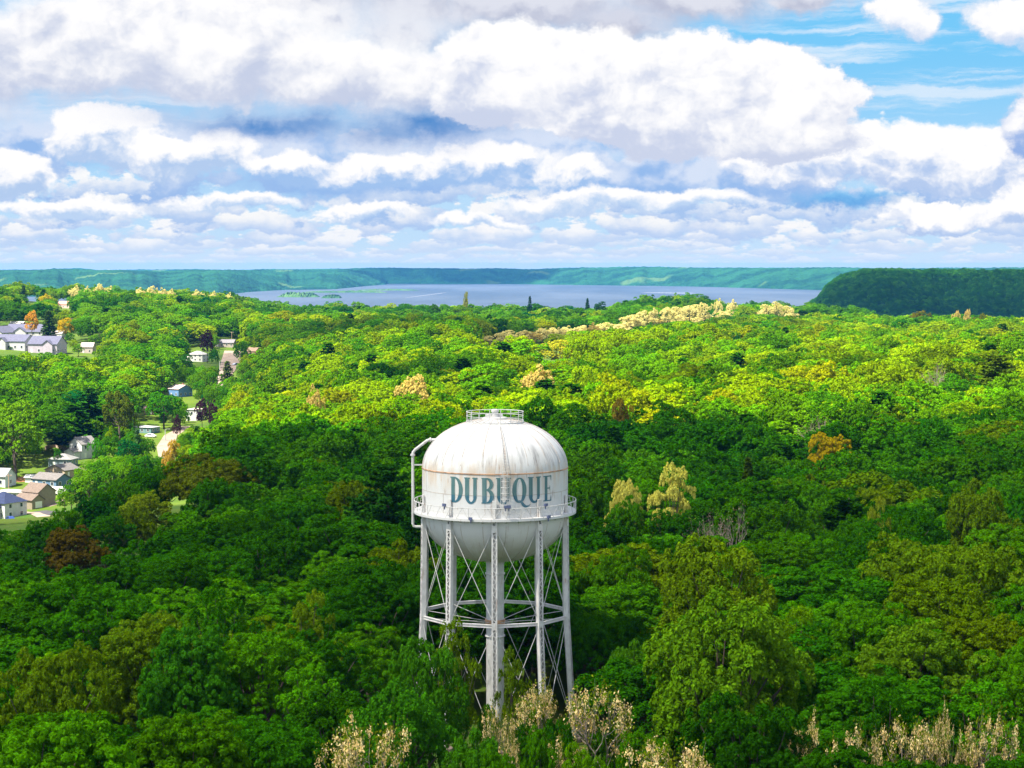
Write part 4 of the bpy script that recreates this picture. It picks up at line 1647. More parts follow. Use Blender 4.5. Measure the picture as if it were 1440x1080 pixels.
mb.build('roof_hatch', M_PIPE, tower)

# walkway with triangulated railing
RO = 8.92
mb = MB()
mb.lathe([(RT + 0.01, ZW), (RO, ZW), (RO, ZW - 0.26), (RO - 0.06, ZW - 0.26), (RO - 0.06, ZW - 0.06), (RT + 0.01, ZW - 0.06)], 120)
for i in range(40):
    a = 2 * math.pi * i / 40
    u = Vector((math.cos(a), math.sin(a), 0))
    mb.beam(u * (RT + 0.02) + Vector((0, 0, ZW - 0.55)), u * (RO - 0.05) + Vector((0, 0, ZW - 0.12)), 0.06)
walk = mb.build('walkway', M_TANK, tower)
mb = MB()
ring = lambda r, z, n=120: [(r * math.cos(2 * math.pi * i / n), r * math.sin(2 * math.pi * i / n), z) for i in range(n)]
mb.tube(ring(RO - 0.03, ZW + 1.15), 0.045, 6, closed=True)
mb.tube(ring(RO - 0.03, ZW + 0.58), 0.018, 5, closed=True)
n = 40
for i in range(n):
    a0, a1, am = (2 * math.pi * (i + s) / n for s in (0, 1, 0.5))
    p = lambda a, z: ((RO - 0.03) * math.cos(a), (RO - 0.03) * math.sin(a), z)
    mb.tube([p(a0, ZW), p(am, ZW + 1.15)], 0.026, 4)
    mb.tube([p(am, ZW + 1.15), p(a1, ZW)], 0.026, 4)
    if i % 4 == 0:
        mb.tube([p(a0, ZW - 0.1), p(a0, ZW + 1.15)], 0.04, 5)
mb.build('railing', M_PIPE, walk)
for th in (-36, -16, 7.5, 9.8, 37, 39.5):
    a = math.radians(th)
    z = ZW - 0.05 if th in (-16, 39.5) else ZW + 1.25
    mb = MB()
    M = Matrix.Rotation(a, 3, 'Z')
    c = Vector(((RO + 0.12) * math.sin(a), -(RO + 0.12) * math.cos(a), z + 0.12))
    mb.box(c, (0.30, 0.22, 0.28), M)
    mb.box(c + Vector((0, 0, -0.32)), (0.1, 0.1, 0.3), M)
    mb.box(c + M @ Vector((0, -0.16, 0.02)), (0.36, 0.05, 0.32), M)
    mb.build('floodlight', M_LAMP, tower)

# ladder with cage rails, from walkway over the shell to the crown
mb = MB()
th0 = math.radians(7.8)
def lad(s, z, r):
    a = th0 + s / RT
    return Vector((r * math.sin(a), -r * math.cos(a), z))
path = [(RT + 0.28, ZW + 0.4 + 0.35 * i) for i in range(14)]
path += [(RT * math.cos(k) + 0.26 * math.cos(k), ZS + 5.35 * math.sin(k) + 0.26 * math.sin(k)) for k in np.linspace(0.06, 1.12, 22)]
for s in (-0.22, 0.22):
    mb.tube([lad(s * (r / RT), z, r) if r > 3 else lad(s * (3 / RT), z, r) for r, z in path], 0.035, 5)
for r, z in path:
    mb.tube([lad(-0.22, z, r), lad(0.22, z, r)], 0.018, 4)
for z in np.linspace(26.6, 29.7, 6):
    pts = [lad(0.42 * math.cos(t), z, RT + 0.28 + 0.55 * math.sin(t)) for t in np.linspace(0, math.pi, 9)]
    mb.tube(pts, 0.028, 4)
for t in (0.05, 1.2, 1.95, 3.09):
    mb.tube([lad(0.42 * math.cos(t), z, RT + 0.28 + 0.55 * math.sin(t)) for z in (26.6, 29.7)], 0.032, 4)
mb.build('ladder', M_PIPE, tower)

# overflow pipe on the left side
mb = MB()
w = lambda x, z: Vector((x, -0.6, z))
mb.tube([w(-6.3, 32.85), w(-7.2, 32.85), w(-7.45, 32.75), w(-8.75, 31.75), w(-8.98, 31.45), w(-9.0, 31.0), w(-9.0, 23.6), w(-8.9, 23.35), w(-8.6, 23.28), w(-7.9, 23.28)], 0.155, 12)
for x, z in ((-9.0, 31.2), (-8.85, 31.62), (-7.35, 32.8)):
    pass
mb.tube([w(-9.0, 31.1), w(-9.0, 31.3)], 0.26, 12)
mb.tube([w(-7.15, 32.85), w(-7.0, 32.85)], 0.26, 12)
mb.beam(w(-9.0, 30.1), w(-7.9, 30.1), 0.14)
mb.build('overflow_pipe', M_PIPE, tower)

# central riser
mb = MB()
mb.lathe([(0.98, -0.5), (0.98, 19.0), (1.05, 19.4), (1.35, 19.75), (1.8, 19.95)], 40)
mb.lathe([(0.97, 17.95), (1.1, 17.97), (1.1, 18.12), (0.97, 18.14)], 40)
mb.lathe([(0.97, 11.0), (1.1, 11.02), (1.1, 11.2), (0.97, 11.22)], 40)
mb.build('riser', M_PIPE, tower, smooth=True)

# ten legs: paired channels with laced fronts, bent slightly outward below the ring strut
LEG_R = [(26.2, 8.06), (13.6, 8.25), (-0.2, 9.15)]


def leg_pt(a, z):
    r = np.interp(-z, [-26.2, -13.6, 0.2], [8.06, 8.25, 9.15])
    return Vector((r * math.sin(a), -r * math.cos(a), z))


def make_leg(a):
    u = Vector((math.sin(a), -math.cos(a), 0))          # outward
    s = Vector((math.cos(a), math.sin(a), 0))           # sideways
    L = MB()
    lace = MB()
    hw, dp = 0.27, 0.24
    for z0, z1 in ((24.9, 13.6), (13.6, -0.3)):
        p0, p1 = leg_pt(a, z0), leg_pt(a, z1)
        ax = (p1 - p0).normalized()
        for k in (-1, 1):
            L.beam(p0 + s * hw * k, p1 + s * hw * k, 0.07, dp * 2, up=u)
            for q in (-1, 1):
                L.beam(p0 + s * (hw - 0.07) * k + u * (dp - 0.02) * q, p1 + s * (hw - 0.07) * k + u * (dp - 0.02) * q, 0.12, 0.035, up=u)
        L.beam(p0 - u * dp, p1 - u * dp, 0.44, 0.03, up=u)
        n = int((p1 - p0).length / 0.42)
        for i in range(n):
            t0, t1 = i / n, (i + 1) / n
            k = 1 if i % 2 else -1
            q0, q1 = p0.lerp(p1, t0), p0.lerp(p1, t1)
            lace.beam(q0 + s * 0.22 * k + u * (dp + 0.012), q1 - s * 0.22 * k + u * (dp + 0.012), 0.085, 0.02, up=u)
    for z in (24.0, 13.6, 1.0):
        c = leg_pt(a, z)
        M = Matrix.Rotation(a, 3, 'Z')
        L.box(c, (0.60, 0.53, 0.75), M)
    # saddle on the shell
    L.beam(leg_pt(a, 24.7) + u * 0.05, leg_pt(a, 27.0) + u * 0.12, 0.46, 0.14, up=u)
    L.beam(leg_pt(a, 24.8) + u * 0.22, leg_pt(a, 26.2) + u * 0.16, 0.2, 0.2, up=u)
    # concrete footing
    lg = L.build('leg', M_STEEL, tower)
    lace.build('lacing', M_STEEL, lg)
    F = MB()
    c = leg_pt(a, 0)
    F.lathe([(0.95, -1.0), (0.95, 0.35), (0.75, 0.5), (0.02, 0.5)], 8, (c.x, c.y, 0))
    F.build('footing', M_CONC, lg)


for i in range(10):
    make_leg(2 * math.pi * i / 10)
TIERS = ((24.2, 13.75), (13.45, 1.3))
for i in range(10):
    a0, a1 = 2 * math.pi * i / 10, 2 * math.pi * (i + 1) / 10
    # ring strut: two channels with batten plates
    mb = MB()
    p, q = leg_pt(a0, 13.6), leg_pt(a1, 13.6)
    for k in (-0.14, 0.14):
        mb.beam(p + Vector((0, 0, k)), q + Vector((0, 0, k)), 0.26, 0.07)
    mb.beam(p, q, 0.05, 0.22)
    mb.build('strut', M_STEEL, tower)
    for zt_, zb_ in TIERS:
        for a, b, off in ((a0, a1, 0.06), (a1, a0, -0.06)):
            mb = MB()
            u = Vector((math.sin((a + b) / 2), -math.cos((a + b) / 2), 0)) * off
            mb.tube([leg_pt(a, zt_) + u, leg_pt(b, zb_) + u], 0.036, 5)
            mb.build('tie_rod', M_PIPE, tower)
    mb = MB()
    o = Vector((0.98 * math.sin(a0), -0.98 * math.cos(a0), 12.7))
    mb.tube([leg_pt(a0, 13.5), o], 0.036, 5)
    mb.build('spoke_rod', M_PIPE, tower)
mb = MB()
mb.lathe([(0.985, 12.45), (1.12, 12.47), (1.12, 12.95), (0.985, 12.97)], 40)
mb.build('riser_collar', M_RUST, tower)
# ---------------------------------------------------------------- planting
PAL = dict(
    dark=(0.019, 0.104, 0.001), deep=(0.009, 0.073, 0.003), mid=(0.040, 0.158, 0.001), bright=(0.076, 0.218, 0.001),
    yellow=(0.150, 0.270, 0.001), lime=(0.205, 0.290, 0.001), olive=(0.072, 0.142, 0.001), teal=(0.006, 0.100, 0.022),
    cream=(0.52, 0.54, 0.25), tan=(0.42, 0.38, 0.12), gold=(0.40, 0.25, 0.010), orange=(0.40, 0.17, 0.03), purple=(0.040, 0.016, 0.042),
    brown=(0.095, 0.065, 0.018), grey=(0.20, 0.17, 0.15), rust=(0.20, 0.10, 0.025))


def project(x, y, z):
    """World point to photograph pixels (used to keep planting inside or outside the view)."""
    c, s = math.cos(PITCH), math.sin(PITCH)
    dz = z - CAMZ
    f = y * c - dz * s
    return 720 + FPX * x / f, 540 - FPX * (dz * c + y * s) / f


def blocked(x, y, z, h, r):
    px, pt = project(x, y, z + h)
    _, pb = project(x, y, z + 0.25 * h)
    rr = r / y * FPX * 0.95
    for x0, x1, y0, y1 in CLEAR:
        Dc = (CAMZ + 22) / tand(y0)
        if y < Dc + 12 and px + 0.7 * rr > x0 and px - 0.7 * rr < x1 and pb > y0 + 2 and pt < y1 - 1:
            return True
    return False


def smooth_noise(x, y, s, seed):
    return math.sin(x / s + seed) * math.sin(y / (s * 1.3) + 2.1 * seed) + 0.6 * math.sin(x / (s * 0.45) + y / (s * 0.7) + seed * 3.3)


OPEN = []       # thin blossoming trees that want a clear view of their whole crown
PLACED = []     # (x, y, r) of trees set by hand


def hand(px, ptop, D, wpx, kindname, col, label, cat='tree', name=None, group=None, h=None, zg=None, flower=None):
    """A tree whose top shows at (px, ptop), wpx wide there, D metres away."""
    p = at(px, ptop, D)
    g0 = h2(p.x, D)
    H = (p.z - g0) if h is None else h
    base = g0 if h is None else p.z - h
    r = wpx / 2 / FPX * D
    H = max(H, 2.0)
    PLACED.append((p.x, D, r * (0.35 if kindname[:4] in ('blos', 'bare', 'wisp') else 1.0), p.z))
    if kindname[:4] == 'blos' and px < 900:
        OPEN.append((p.x, D, r, p.z))
    return plant(kindname, label, cat, (p.x, D, base), H, r, PAL[col] if isinstance(col, str) else tuple(min(0.6, k * v) for k, v in zip((1.08, 1.42, 0.5), col)), group, name=name or 'tree', flower=flower)


# --- trees one can tell apart
hand(1010, 838, 186, 268, 'airy0', (0.070, 0.135, 0.008), 'largest fresh green feathery tree right of the tower legs')
hand(1292, 868, 196, 236, 'round1', (0.068, 0.125, 0.008), 'large rounded olive green tree with cauliflower clumps right of the dark gap')
hand(1005, 762, 228, 190, 'airy1', (0.085, 0.130, 0.006), 'olive tree rising right behind the largest feathery green tree')
hand(1330, 765, 238, 250, 'spreading0', (0.070, 0.115, 0.006), 'widest flat olive tree behind the rounded cauliflower tree')
hand(1375, 676, 300, 115, 'airy2', (0.070, 0.110, 0.006), 'olive tree with an open crown high above the widest olive tree')
hand(1232, 700, 285, 56, 'wispy0', (0.14, 0.16, 0.022), 'slim yellow green tree with a pale top right of the bare branches')
hand(880, 676, 315, 54, 'round2', (0.38, 0.32, 0.20), 'small cream blossoming tree right beside the tank', 'blossoming tree', 'blossoming_tree')
hand(944, 652, 322, 80, 'wispy0', (0.40, 0.34, 0.20), 'larger cream blossoming tree right of the small one near the tank', 'blossoming tree', 'blossoming_tree')
hand(982, 716, 300, 60, 'bare0', 'grey', 'smaller dead grey tree below the larger cream tree beside the tank', 'dead tree', 'dead_tree')
hand(1022, 706, 292, 96, 'bare0', 'grey', 'dead grey tree with bare forked branches right of the tower', 'dead tree', 'dead_tree')
hand(1172, 610, 455, 72, 'round0', (0.27, 0.18, 0.008), 'golden orange rounded tree in the shaded green forest', name='golden_tree')
hand(1146, 580, 500, 78, 'bare0', (0.13, 0.10, 0.08), 'bare pinkish grey tree above the golden orange tree', 'dead tree', 'dead_tree')
hand(1052, 645, 360, 44, 'spruce0', (0.030, 0.050, 0.012), 'dark drooping conifer right of the larger cream blossoming tree', 'conifer', 'conifer_tree')
hand(1325, 505, 640, 56, 'bare0', (0.17, 0.12, 0.10), 'bare twiggy tree in the sunlit forest on the right', 'dead tree', 'dead_tree')
hand(1400, 500, 640, 80, 'pine0', (0.050, 0.075, 0.010), 'layered olive pine near the right end of the sunlit forest', 'conifer', 'pine_tree')
hand(100, 740, 300, 100, 'round3', (0.060, 0.040, 0.012), 'reddish brown tree standing among dark green crowns', name='brown_tree')
hand(545, 655, 292, 105, 'pine0', (0.012, 0.050, 0.012), 'tall dark pine just left of the tank and overflow pipe', 'conifer', 'pine_tree')
hand(500, 700, 300, 70, 'pine1', (0.014, 0.055, 0.012), 'dark pine left of the tallest pine by the tank', 'conifer', 'pine_tree')
hand(585, 705, 275, 60, 'pine1', (0.010, 0.045, 0.010), 'dark pine directly behind the left tower legs', 'conifer', 'pine_tree')
hand(432, 832, 214, 100, 'wispy0', (0.085, 0.130, 0.006), 'yellow green wispy tree with upright sprays left of the tower legs')
hand(212, 868, 205, 180, 'round2', (0.066, 0.108, 0.006), 'broad olive topped tree in front of the wispy yellow green tree')
hand(268, 882, 192, 150, 'round4', (0.024, 0.095, 0.007), 'dense dark green rounded tree overlapping the broad olive tree')
hand(60, 912, 176, 190, 'round0', (0.066, 0.106, 0.006), 'olive clumpy tree in the corner left of the dense dark trees')
hand(290, 640, 398, 150, 'spreading1', (0.060, 0.070, 0.008), 'flat brownish olive tree at the edge of the sunlit slope')
hand(200, 690, 362, 84, 'round1', (0.11, 0.14, 0.012), 'yellow green tree in front of the flat brownish olive tree')
hand(642, 872, 200, 78, 'wispy0', (0.080, 0.125, 0.006), 'yellowish open tree in front of the left tower legs')
hand(722, 912, 198, 52, 'wispy0', (0.070, 0.110, 0.008), 'small open tree in front of the white riser column')
hand(600, 905, 190, 130, 'airy1', (0.032, 0.105, 0.007), 'leafy green tree hiding the feet of the left tower legs')
hand(552, 965, 175, 180, 'airy0', (0.030, 0.110, 0.007), 'fresh green tree lowest in front of the left tower legs')
hand(676, 1028, 164, 120, 'airy2', (0.034, 0.110, 0.007), 'low green tree at the foot of the riser column')
hand(886, 900, 214, 104, 'airy2', (0.040, 0.110, 0.007), 'green tree beside the rightmost tower leg')
for k, (px, pt, D, w, c) in enumerate([(757, 1030, 166, 86, 'mid'), (826, 1046, 160, 96, 'bright'), (905, 1028, 168, 84, 'mid'), (700, 1052, 157, 90, 'mid'), (786, 1012, 180, 60, 'dark'), (860, 1015, 182, 66, 'mid'), (735, 1010, 184, 50, 'dark')]):
    hand(px, pt, D, w, 'round%d' % (k % 5), c, 'low green tree in the thicket under the blossoming trees at the tower foot', group='low trees at the tower foot')
hand(884, 700, 300, 76, 'round3', 'mid', 'mid green tree below the small cream tree beside the tank')
hand(952, 722, 302, 92, 'round0', 'dark', 'dark green tree hiding the foot of the larger cream tree')
hand(688, 992, 190, 44, 'airy0', 'mid', 'small green tree hiding the foot of the white riser column')
hand(752, 985, 188, 56, 'airy1', 'bright', 'small bright green tree behind the middle cream blossoms at the tower foot')
# cream locusts along the bottom
bl = 'cream blossoming trees in the foreground below the tower'
for k, (px, pt, D, w, lab) in enumerate([
        (512, 1012, 163, 104, 'cream blossoming tree left of the tower feet, standing alone'),
        (748, 952, 186, 76, 'cream blossoming tree in front of the tower right of the riser'),
        (842, 952, 182, 96, 'tallest cream blossoming tree beside the rightmost tower foot'),
        (940, 1040, 160, 104, 'low cream blossoming tree right of the tallest one by the tower'),
        (1143, 1000, 170, 66, 'sparse cream blossoming tree under the large feathery tree'),
        (1222, 1012, 168, 56, 'sparse bare stemmed cream blossoming tree under the rounded olive tree'),
        (1283, 1008, 168, 70, 'bushy cream blossoming tree below the rounded olive tree'),
        (1332, 986, 170, 40, 'slender cream blossoming tree between two bushier ones'),
        (1394, 990, 170, 70, 'cream blossoming tree nearest the right edge, with wide branches')]):
    hand(px, pt, D, w * 1.35, 'blossom%d' % (k % 3), (0.10, 0.12, 0.012), lab, 'blossoming tree', 'blossoming_tree', bl)

for px, pt, D, w in ((704, 985, 176, 60), (800, 1030, 166, 70), (985, 1052, 158, 56), (1180, 1042, 160, 44)):
    hand(px, pt, D, w, 'blossom%d' % (px % 3), (0.10, 0.12, 0.012), 'low cream blossoming tree among the taller ones at the foot of the tower and trees', 'blossoming tree', 'blossoming_tree', bl)
# forest edge above the village
for k, (px, pt, D, w, c) in enumerate([(-16, 744, 322, 84, 'dark'), (30, 741, 335, 70, 'mid'), (64, 731, 330, 66, 'dark'), (92, 716, 345, 64, 'mid'), (128, 702, 350, 70, 'deep'), (150, 690, 372, 66, 'dark'), (172, 672, 385, 62, 'mid'),
                                   (205, 660, 400, 66, 'dark'), (232, 652, 415, 60, 'mid'), (0, 765, 300, 90, 'mid'), (44, 772, 296, 86, 'dark'), (150, 720, 330, 84, 'dark'), (180, 712, 345, 70, 'olive')]):
    hand(px, pt, D, w, ('round%d' % (k % 5)) if k % 3 else 'airy%d' % (k % 2), c, 'green shaded tree along the forest edge just below the village houses', group='trees along the forest edge below the village')

# --- far notable trees
for i in range(3):
    V, mb = broadleaf(400 + i, 14, 6.0, clumps=24, subs=14, leaves=30, leaf=0.36, spread=0.29, tuft=0.34)
    kind('farround%d' % i, V, mb)
V, mb = broadleaf(410, 14, 5.4, clumps=30, subs=12, leaves=26, leaf=0.35, spread=0.24, style='upright', tuft=0.34)
kind('farairy0', V, mb)
V, mb = conifer(420, 17, 3.6, per=40, leaf=0.7, irregular=0.3, droop=0.2, whorl=1.3, top=0.8)
kind('farspruce0', V, mb)

FARH = [  # px, top, D, width, kind, colour, label
    (755, 512, 700, 66, 'farround0', 'tan', 'pale golden tree in the middle of the sunlit forest'),
    (782, 478, 960, 52, 'farround1', (0.30, 0.26, 0.04), 'yellowish tree above the pale golden tree'),
    (582, 528, 660, 60, 'farround2', 'tan', 'tan tinged tree on the sunlit slope left of the tank top'),
    (441, 540, 640, 34, 'farround0', 'tan', 'small tan tree on the sunlit slope edge'),
    (872, 560, 520, 36, 'farairy0', (0.13, 0.085, 0.03), 'rusty brown tree above the tank on the right'),
    (291, 464, 1180, 22, 'farround1', 'purple', 'dark purple tree above the white house'),
    (284, 560, 830, 22, 'farround2', 'purple', 'dark purple tree right of the flat pink roofed house'),
    (300, 562, 815, 22, 'farround0', 'purple', 'dark purple tree leaning out of the sunlit slope'),
    (249, 583, 800, 15, 'farround1', 'purple', 'narrow dark purple tree at the end of the road'),
    (236, 634, 640, 24, 'farairy0', (0.30, 0.17, 0.08), 'pinkish brown bare shrub below the road'),
    (243, 618, 690, 22, 'farairy0', (0.34, 0.20, 0.06), 'orange brown shrub beside the road'),
    (230, 546, 850, 62, 'farround0', (0.030, 0.120, 0.008), 'big round green tree in front of the blue house'),
    (21, 565, 716, 92, 'farround2', (0.085, 0.160, 0.008), 'tall light green tree with a long bare trunk left of the lawn'),
    (80, 630, 742, 12, 'farround1', (0.030, 0.110, 0.010), 'small round bush on the lawn by the stone wall'),
    (138, 612, 735, 26, 'farround0', (0.040, 0.160, 0.008), 'bright round green tree beside the tall white house'),
    (193, 603, 745, 16, 'farspruce0', (0.05, 0.11, 0.085), 'small blue spruce left of the road'),
    (320, 508, 1030, 20, 'farspruce0', (0.05, 0.075, 0.04), 'grey green spruce in front of the wide upper road'),
    (125, 546, 800, 52, 'farspruce0', (0.016, 0.062, 0.014), 'dark spruce in the light green valley trees'),
    (168, 550, 790, 54, 'farairy0', (0.060, 0.075, 0.018), 'brownish olive tree right of the dark spruce'),
    (63, 413, 1700, 26, 'farround0', (0.34, 0.25, 0.006), 'bright yellow tree on the left ridge'),
    (92, 447, 1290, 24, 'farround1', (0.36, 0.22, 0.004), 'golden yellow tree beside the tall utility pole'),
    (45, 437, 1320, 22, 'farround2', (0.42, 0.19, 0.06), 'orange pink tree above the lilac roofs'),
    (68, 437, 1310, 22, 'farspruce0', (0.030, 0.060, 0.030), 'dark grey spruce between the orange and the yellow tree'),
    (33, 402, 1760, 12, 'farspruce0', (0.020, 0.045, 0.030), 'narrow dark spruce on the left ridge'),
    (745, 417, 1900, 9, 'farspruce0', (0.010, 0.035, 0.020), 'dark spruce on the skyline in front of the river'),
    (826, 420, 1900, 10, 'farspruce0', (0.010, 0.035, 0.020), 'dark spruce on the skyline beside a dark round tree'),
    (845, 424, 1890, 22, 'farround1', (0.012, 0.045, 0.022), 'dark round tree on the skyline in front of the river'),
    (655, 410, 1930, 9, 'farairy0', (0.20, 0.19, 0.10), 'thin pale tree on the skyline in front of the river'),
    (1293, 437, 1500, 36, 'farround2', (0.085, 0.070, 0.014), 'brown olive rounded tree in front of the dark bluff'),
    (1381, 441, 1450, 24, 'farairy0', (0.085, 0.085, 0.014), 'olive upright tree in front of the dark bluff'),
    (1033, 468, 1050, 30, 'farround0', (0.012, 0.060, 0.030), 'blue green dark tree below the cream blossoms'),
]
for px, pt, D, w, kn, c, lab in FARH:
    hand(px, pt, D, w, kn, c, lab, 'conifer' if 'spruce' in kn else 'tree', name='spruce_tree' if 'spruce' in kn else 'tree')
for k, (px, pt, D, w, c) in enumerate([(116, 655, 690, 38, 'bright'), (140, 648, 690, 46, 'mid'), (165, 652, 680, 46, 'bright'), (126, 686, 610, 34, 'mid'), (150, 672, 640, 44, 'bright'), (186, 640, 690, 40, 'mid'), (100, 674, 600, 40, 'mid'), (125, 662, 600, 46, 'bright'), (150, 655, 600, 50, 'mid'), (176, 646, 600, 50, 'bright'), (203, 641, 600, 50, 'dark'), (90, 690, 580, 30, 'bright'),
                                      (204, 634, 680, 34, 'bright'), (178, 618, 735, 34, 'teal'), (196, 655, 620, 36, 'mid'), (258, 610, 720, 26, 'bright'), (262, 626, 690, 30, 'yellow'), (112, 692, 600, 24, 'dark')]):
    hand(px, pt, D, w, 'farround%d' % (k % 3), c, 'sunlit green tree in the clump between the village houses and the middle road', group='trees between the village and the middle road')
for k, (px, pt, D, w, c) in enumerate([(298, 520, 1000, 26, 'mid'), (344, 506, 1000, 24, 'bright'), (350, 522, 950, 30, 'mid'), (297, 538, 900, 28, 'bright'), (340, 480, 1150, 26, 'mid'), (262, 498, 1080, 22, 'dark'), (276, 524, 980, 24, 'bright')]):
    hand(px, pt, D, w, 'farround%d' % (k % 3), c, 'small green tree standing beside the wide upper road', group='trees beside the upper road')
for k, (px, pt, D, w, c) in enumerate([(104, 476, 1230, 20, 'yellow'), (110, 484, 1200, 18, 'bright'), (30, 486, 1225, 14, 'mid'), (48, 490, 1215, 12, 'bright'), (62, 490, 1220, 16, 'mid'), (98, 468, 1270, 16, 'mid'), (15, 488, 1220, 12, 'mid'), (134, 470, 1260, 20, 'bright')]):
    hand(px, pt, D, w, 'farround%d' % (k % 3), c, 'small green garden tree among the lilac roofed apartment buildings', group='garden trees of the apartment terrace')
fb = 'cream blossoming trees along the far ridge'
r_ = random.Random(3)
spots = [(x, 470 - 30 * ((x - 690) / 330) - r_.uniform(0, 3), 1280 + 420 * ((x - 690) / 330)) for x in range(690, 1030, 14)]
spots += [(x, 447 - 26 * ((x - 880) / 140) ** 0.5, 1500 + (x - 880) * 1.5) for x in range(890, 1030, 15)]
for x, y, D in spots:
    hand(x + r_.uniform(-6, 6), y + r_.uniform(-3, 4), D * r_.uniform(0.96, 1.04), r_.uniform(17, 34), 'farround%d' % r_.randrange(3), 'cream' if r_.random() < 0.92 else 'tan',
         'cream blossoming tree in the long pale band below the river', 'blossoming tree', 'blossoming_tree', fb)
for x, y in ((1078, 428), (1092, 424), (1108, 430), (1070, 436), (1112, 438)):
    hand(x, y, 1700, r_.uniform(18, 26), 'farround1', 'cream', 'cream blossoming tree in the small clump left of the dark bluff', 'blossoming tree', 'blossoming_tree', fb)
for x, y in ((124, 402), (140, 399), (154, 402), (198, 404), (213, 402), (228, 404), (240, 406), (278, 407), (300, 409), (322, 411), (106, 401)):
    hand(x, y, 1850, r_.uniform(16, 24), 'farround%d' % r_.randrange(3), 'cream', 'cream blossoming tree on the left ridge skyline', 'blossoming tree', 'blossoming_tree', fb)
for x, y in ((1345, 437), (1360, 435)):
    hand(x, y, 1500, 14, 'farairy0', 'tan', 'tan flowering tree in front of the dark bluff', 'blossoming tree', 'blossoming_tree', fb)


# --- the rest of the forest on a jittered grid
def scatter():
    rng = random.Random(11)
    near, far = [], []
    y = 118.0
    row = 0
    while y < 2010:
        c = np.interp(y, [118, 240, 420, 800, 1400, 2000], [10.2, 10.4, 11.2, 13.4, 14.6, 14.0])
        half = 0.262 * y + 26
        x = -half * (1.30 if y < 900 else 1.24) + (c * 0.5 if row % 2 else 0)
        lim = -x
        while x < lim:
            tx = x + rng.uniform(-0.36, 0.36) * c
            ty = y + rng.uniform(-0.36, 0.36) * c
            x += c
            if math.hypot(tx - TX, ty - TY) < 11.5:
                continue
            if abs(tx - TX) < 9 and 195 < ty < TY:          # thin scrub in front of the tower is planted by hand
                continue
            r = c * (rng.uniform(0.56, 0.86) if rng.random() < 0.8 else rng.uniform(0.86, 1.08))
            h = rng.uniform(11.5, 17.5) * np.interp(ty, [120, 420, 900, 2000], [1.0, 1.05, 1.18, 1.08])
            if rng.random() < 0.1:
                h *= 0.75
                r *= 0.8
            z = h2(tx, ty)
            if ty > 1500:
                h = rng.uniform(9.5, 16.5) if rng.random() < 0.9 else rng.uniform(16.5, 19.5)
            # trees in the very foreground must stay below the line of sight of the bottom trees
            if ty < 150 and z + h > 14:
                h = 12 + 2 * rng.random()
            if any((tx - a) ** 2 + (ty - b) ** 2 < (0.60 * (r + q)) ** 2 for a, b, q, _ in PLACED):
                continue
            # do not hide hand-set trees
            px, pt = project(tx, ty, z + h)
            rr = r / ty * FPX
            hide = False
            for a, b, q, zt_ in PLACED:
                if ty < b - 1 and b - ty < 160 + 0.25 * b:
                    qx, qt = project(a, b, zt_)
                    if abs(qx - px) < (rr + q / b * FPX) * 0.75 and pt < qt + (5 if b > 1000 else min(22, 0.9 * q / b * FPX)):
                        hide = True
                        break
            for a, b, q, zt_ in OPEN:
                qx, qt = project(a, b, zt_)
                if ty < b - 1 and abs(qx - px) < (rr + q / b * FPX) * 0.8 and pt < qt + 62:
                    hide = True
            if hide:
                continue
            if ty < TY - 4 and 650 < px < 815 and pt < 1015:      # the tower's feet stay in view
                continue
            if blocked(tx, ty, z, h, r):
                h, r = 0.48 * h, 0.50 * r              # garden trees and shrubs between the houses
                if blocked(tx, ty, z, h, r):
                    continue
            near.append((tx, ty, z, h, r, px, pt)) if ty < 360 else far.append((tx, ty, z, h, r, px, pt))
        y += c * 0.86
        row += 1
    return near, far


def tint(x, y, px, rng):  # leaf greens carry the light zones: darker in cloud shade, yellower in sun
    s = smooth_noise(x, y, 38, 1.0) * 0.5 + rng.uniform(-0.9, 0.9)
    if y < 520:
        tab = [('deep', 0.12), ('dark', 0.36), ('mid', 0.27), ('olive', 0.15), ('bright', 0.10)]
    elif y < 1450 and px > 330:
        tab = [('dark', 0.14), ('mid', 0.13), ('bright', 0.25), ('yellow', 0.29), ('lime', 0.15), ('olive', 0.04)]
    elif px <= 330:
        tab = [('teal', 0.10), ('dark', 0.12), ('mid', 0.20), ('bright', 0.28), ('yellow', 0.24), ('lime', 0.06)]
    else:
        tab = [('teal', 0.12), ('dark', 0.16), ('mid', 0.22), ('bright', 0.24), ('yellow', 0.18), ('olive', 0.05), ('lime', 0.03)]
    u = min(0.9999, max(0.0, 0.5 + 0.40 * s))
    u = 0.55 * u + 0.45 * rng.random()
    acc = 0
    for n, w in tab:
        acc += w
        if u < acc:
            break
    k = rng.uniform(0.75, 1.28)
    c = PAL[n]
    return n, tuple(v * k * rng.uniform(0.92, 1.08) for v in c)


near, far = scatter()


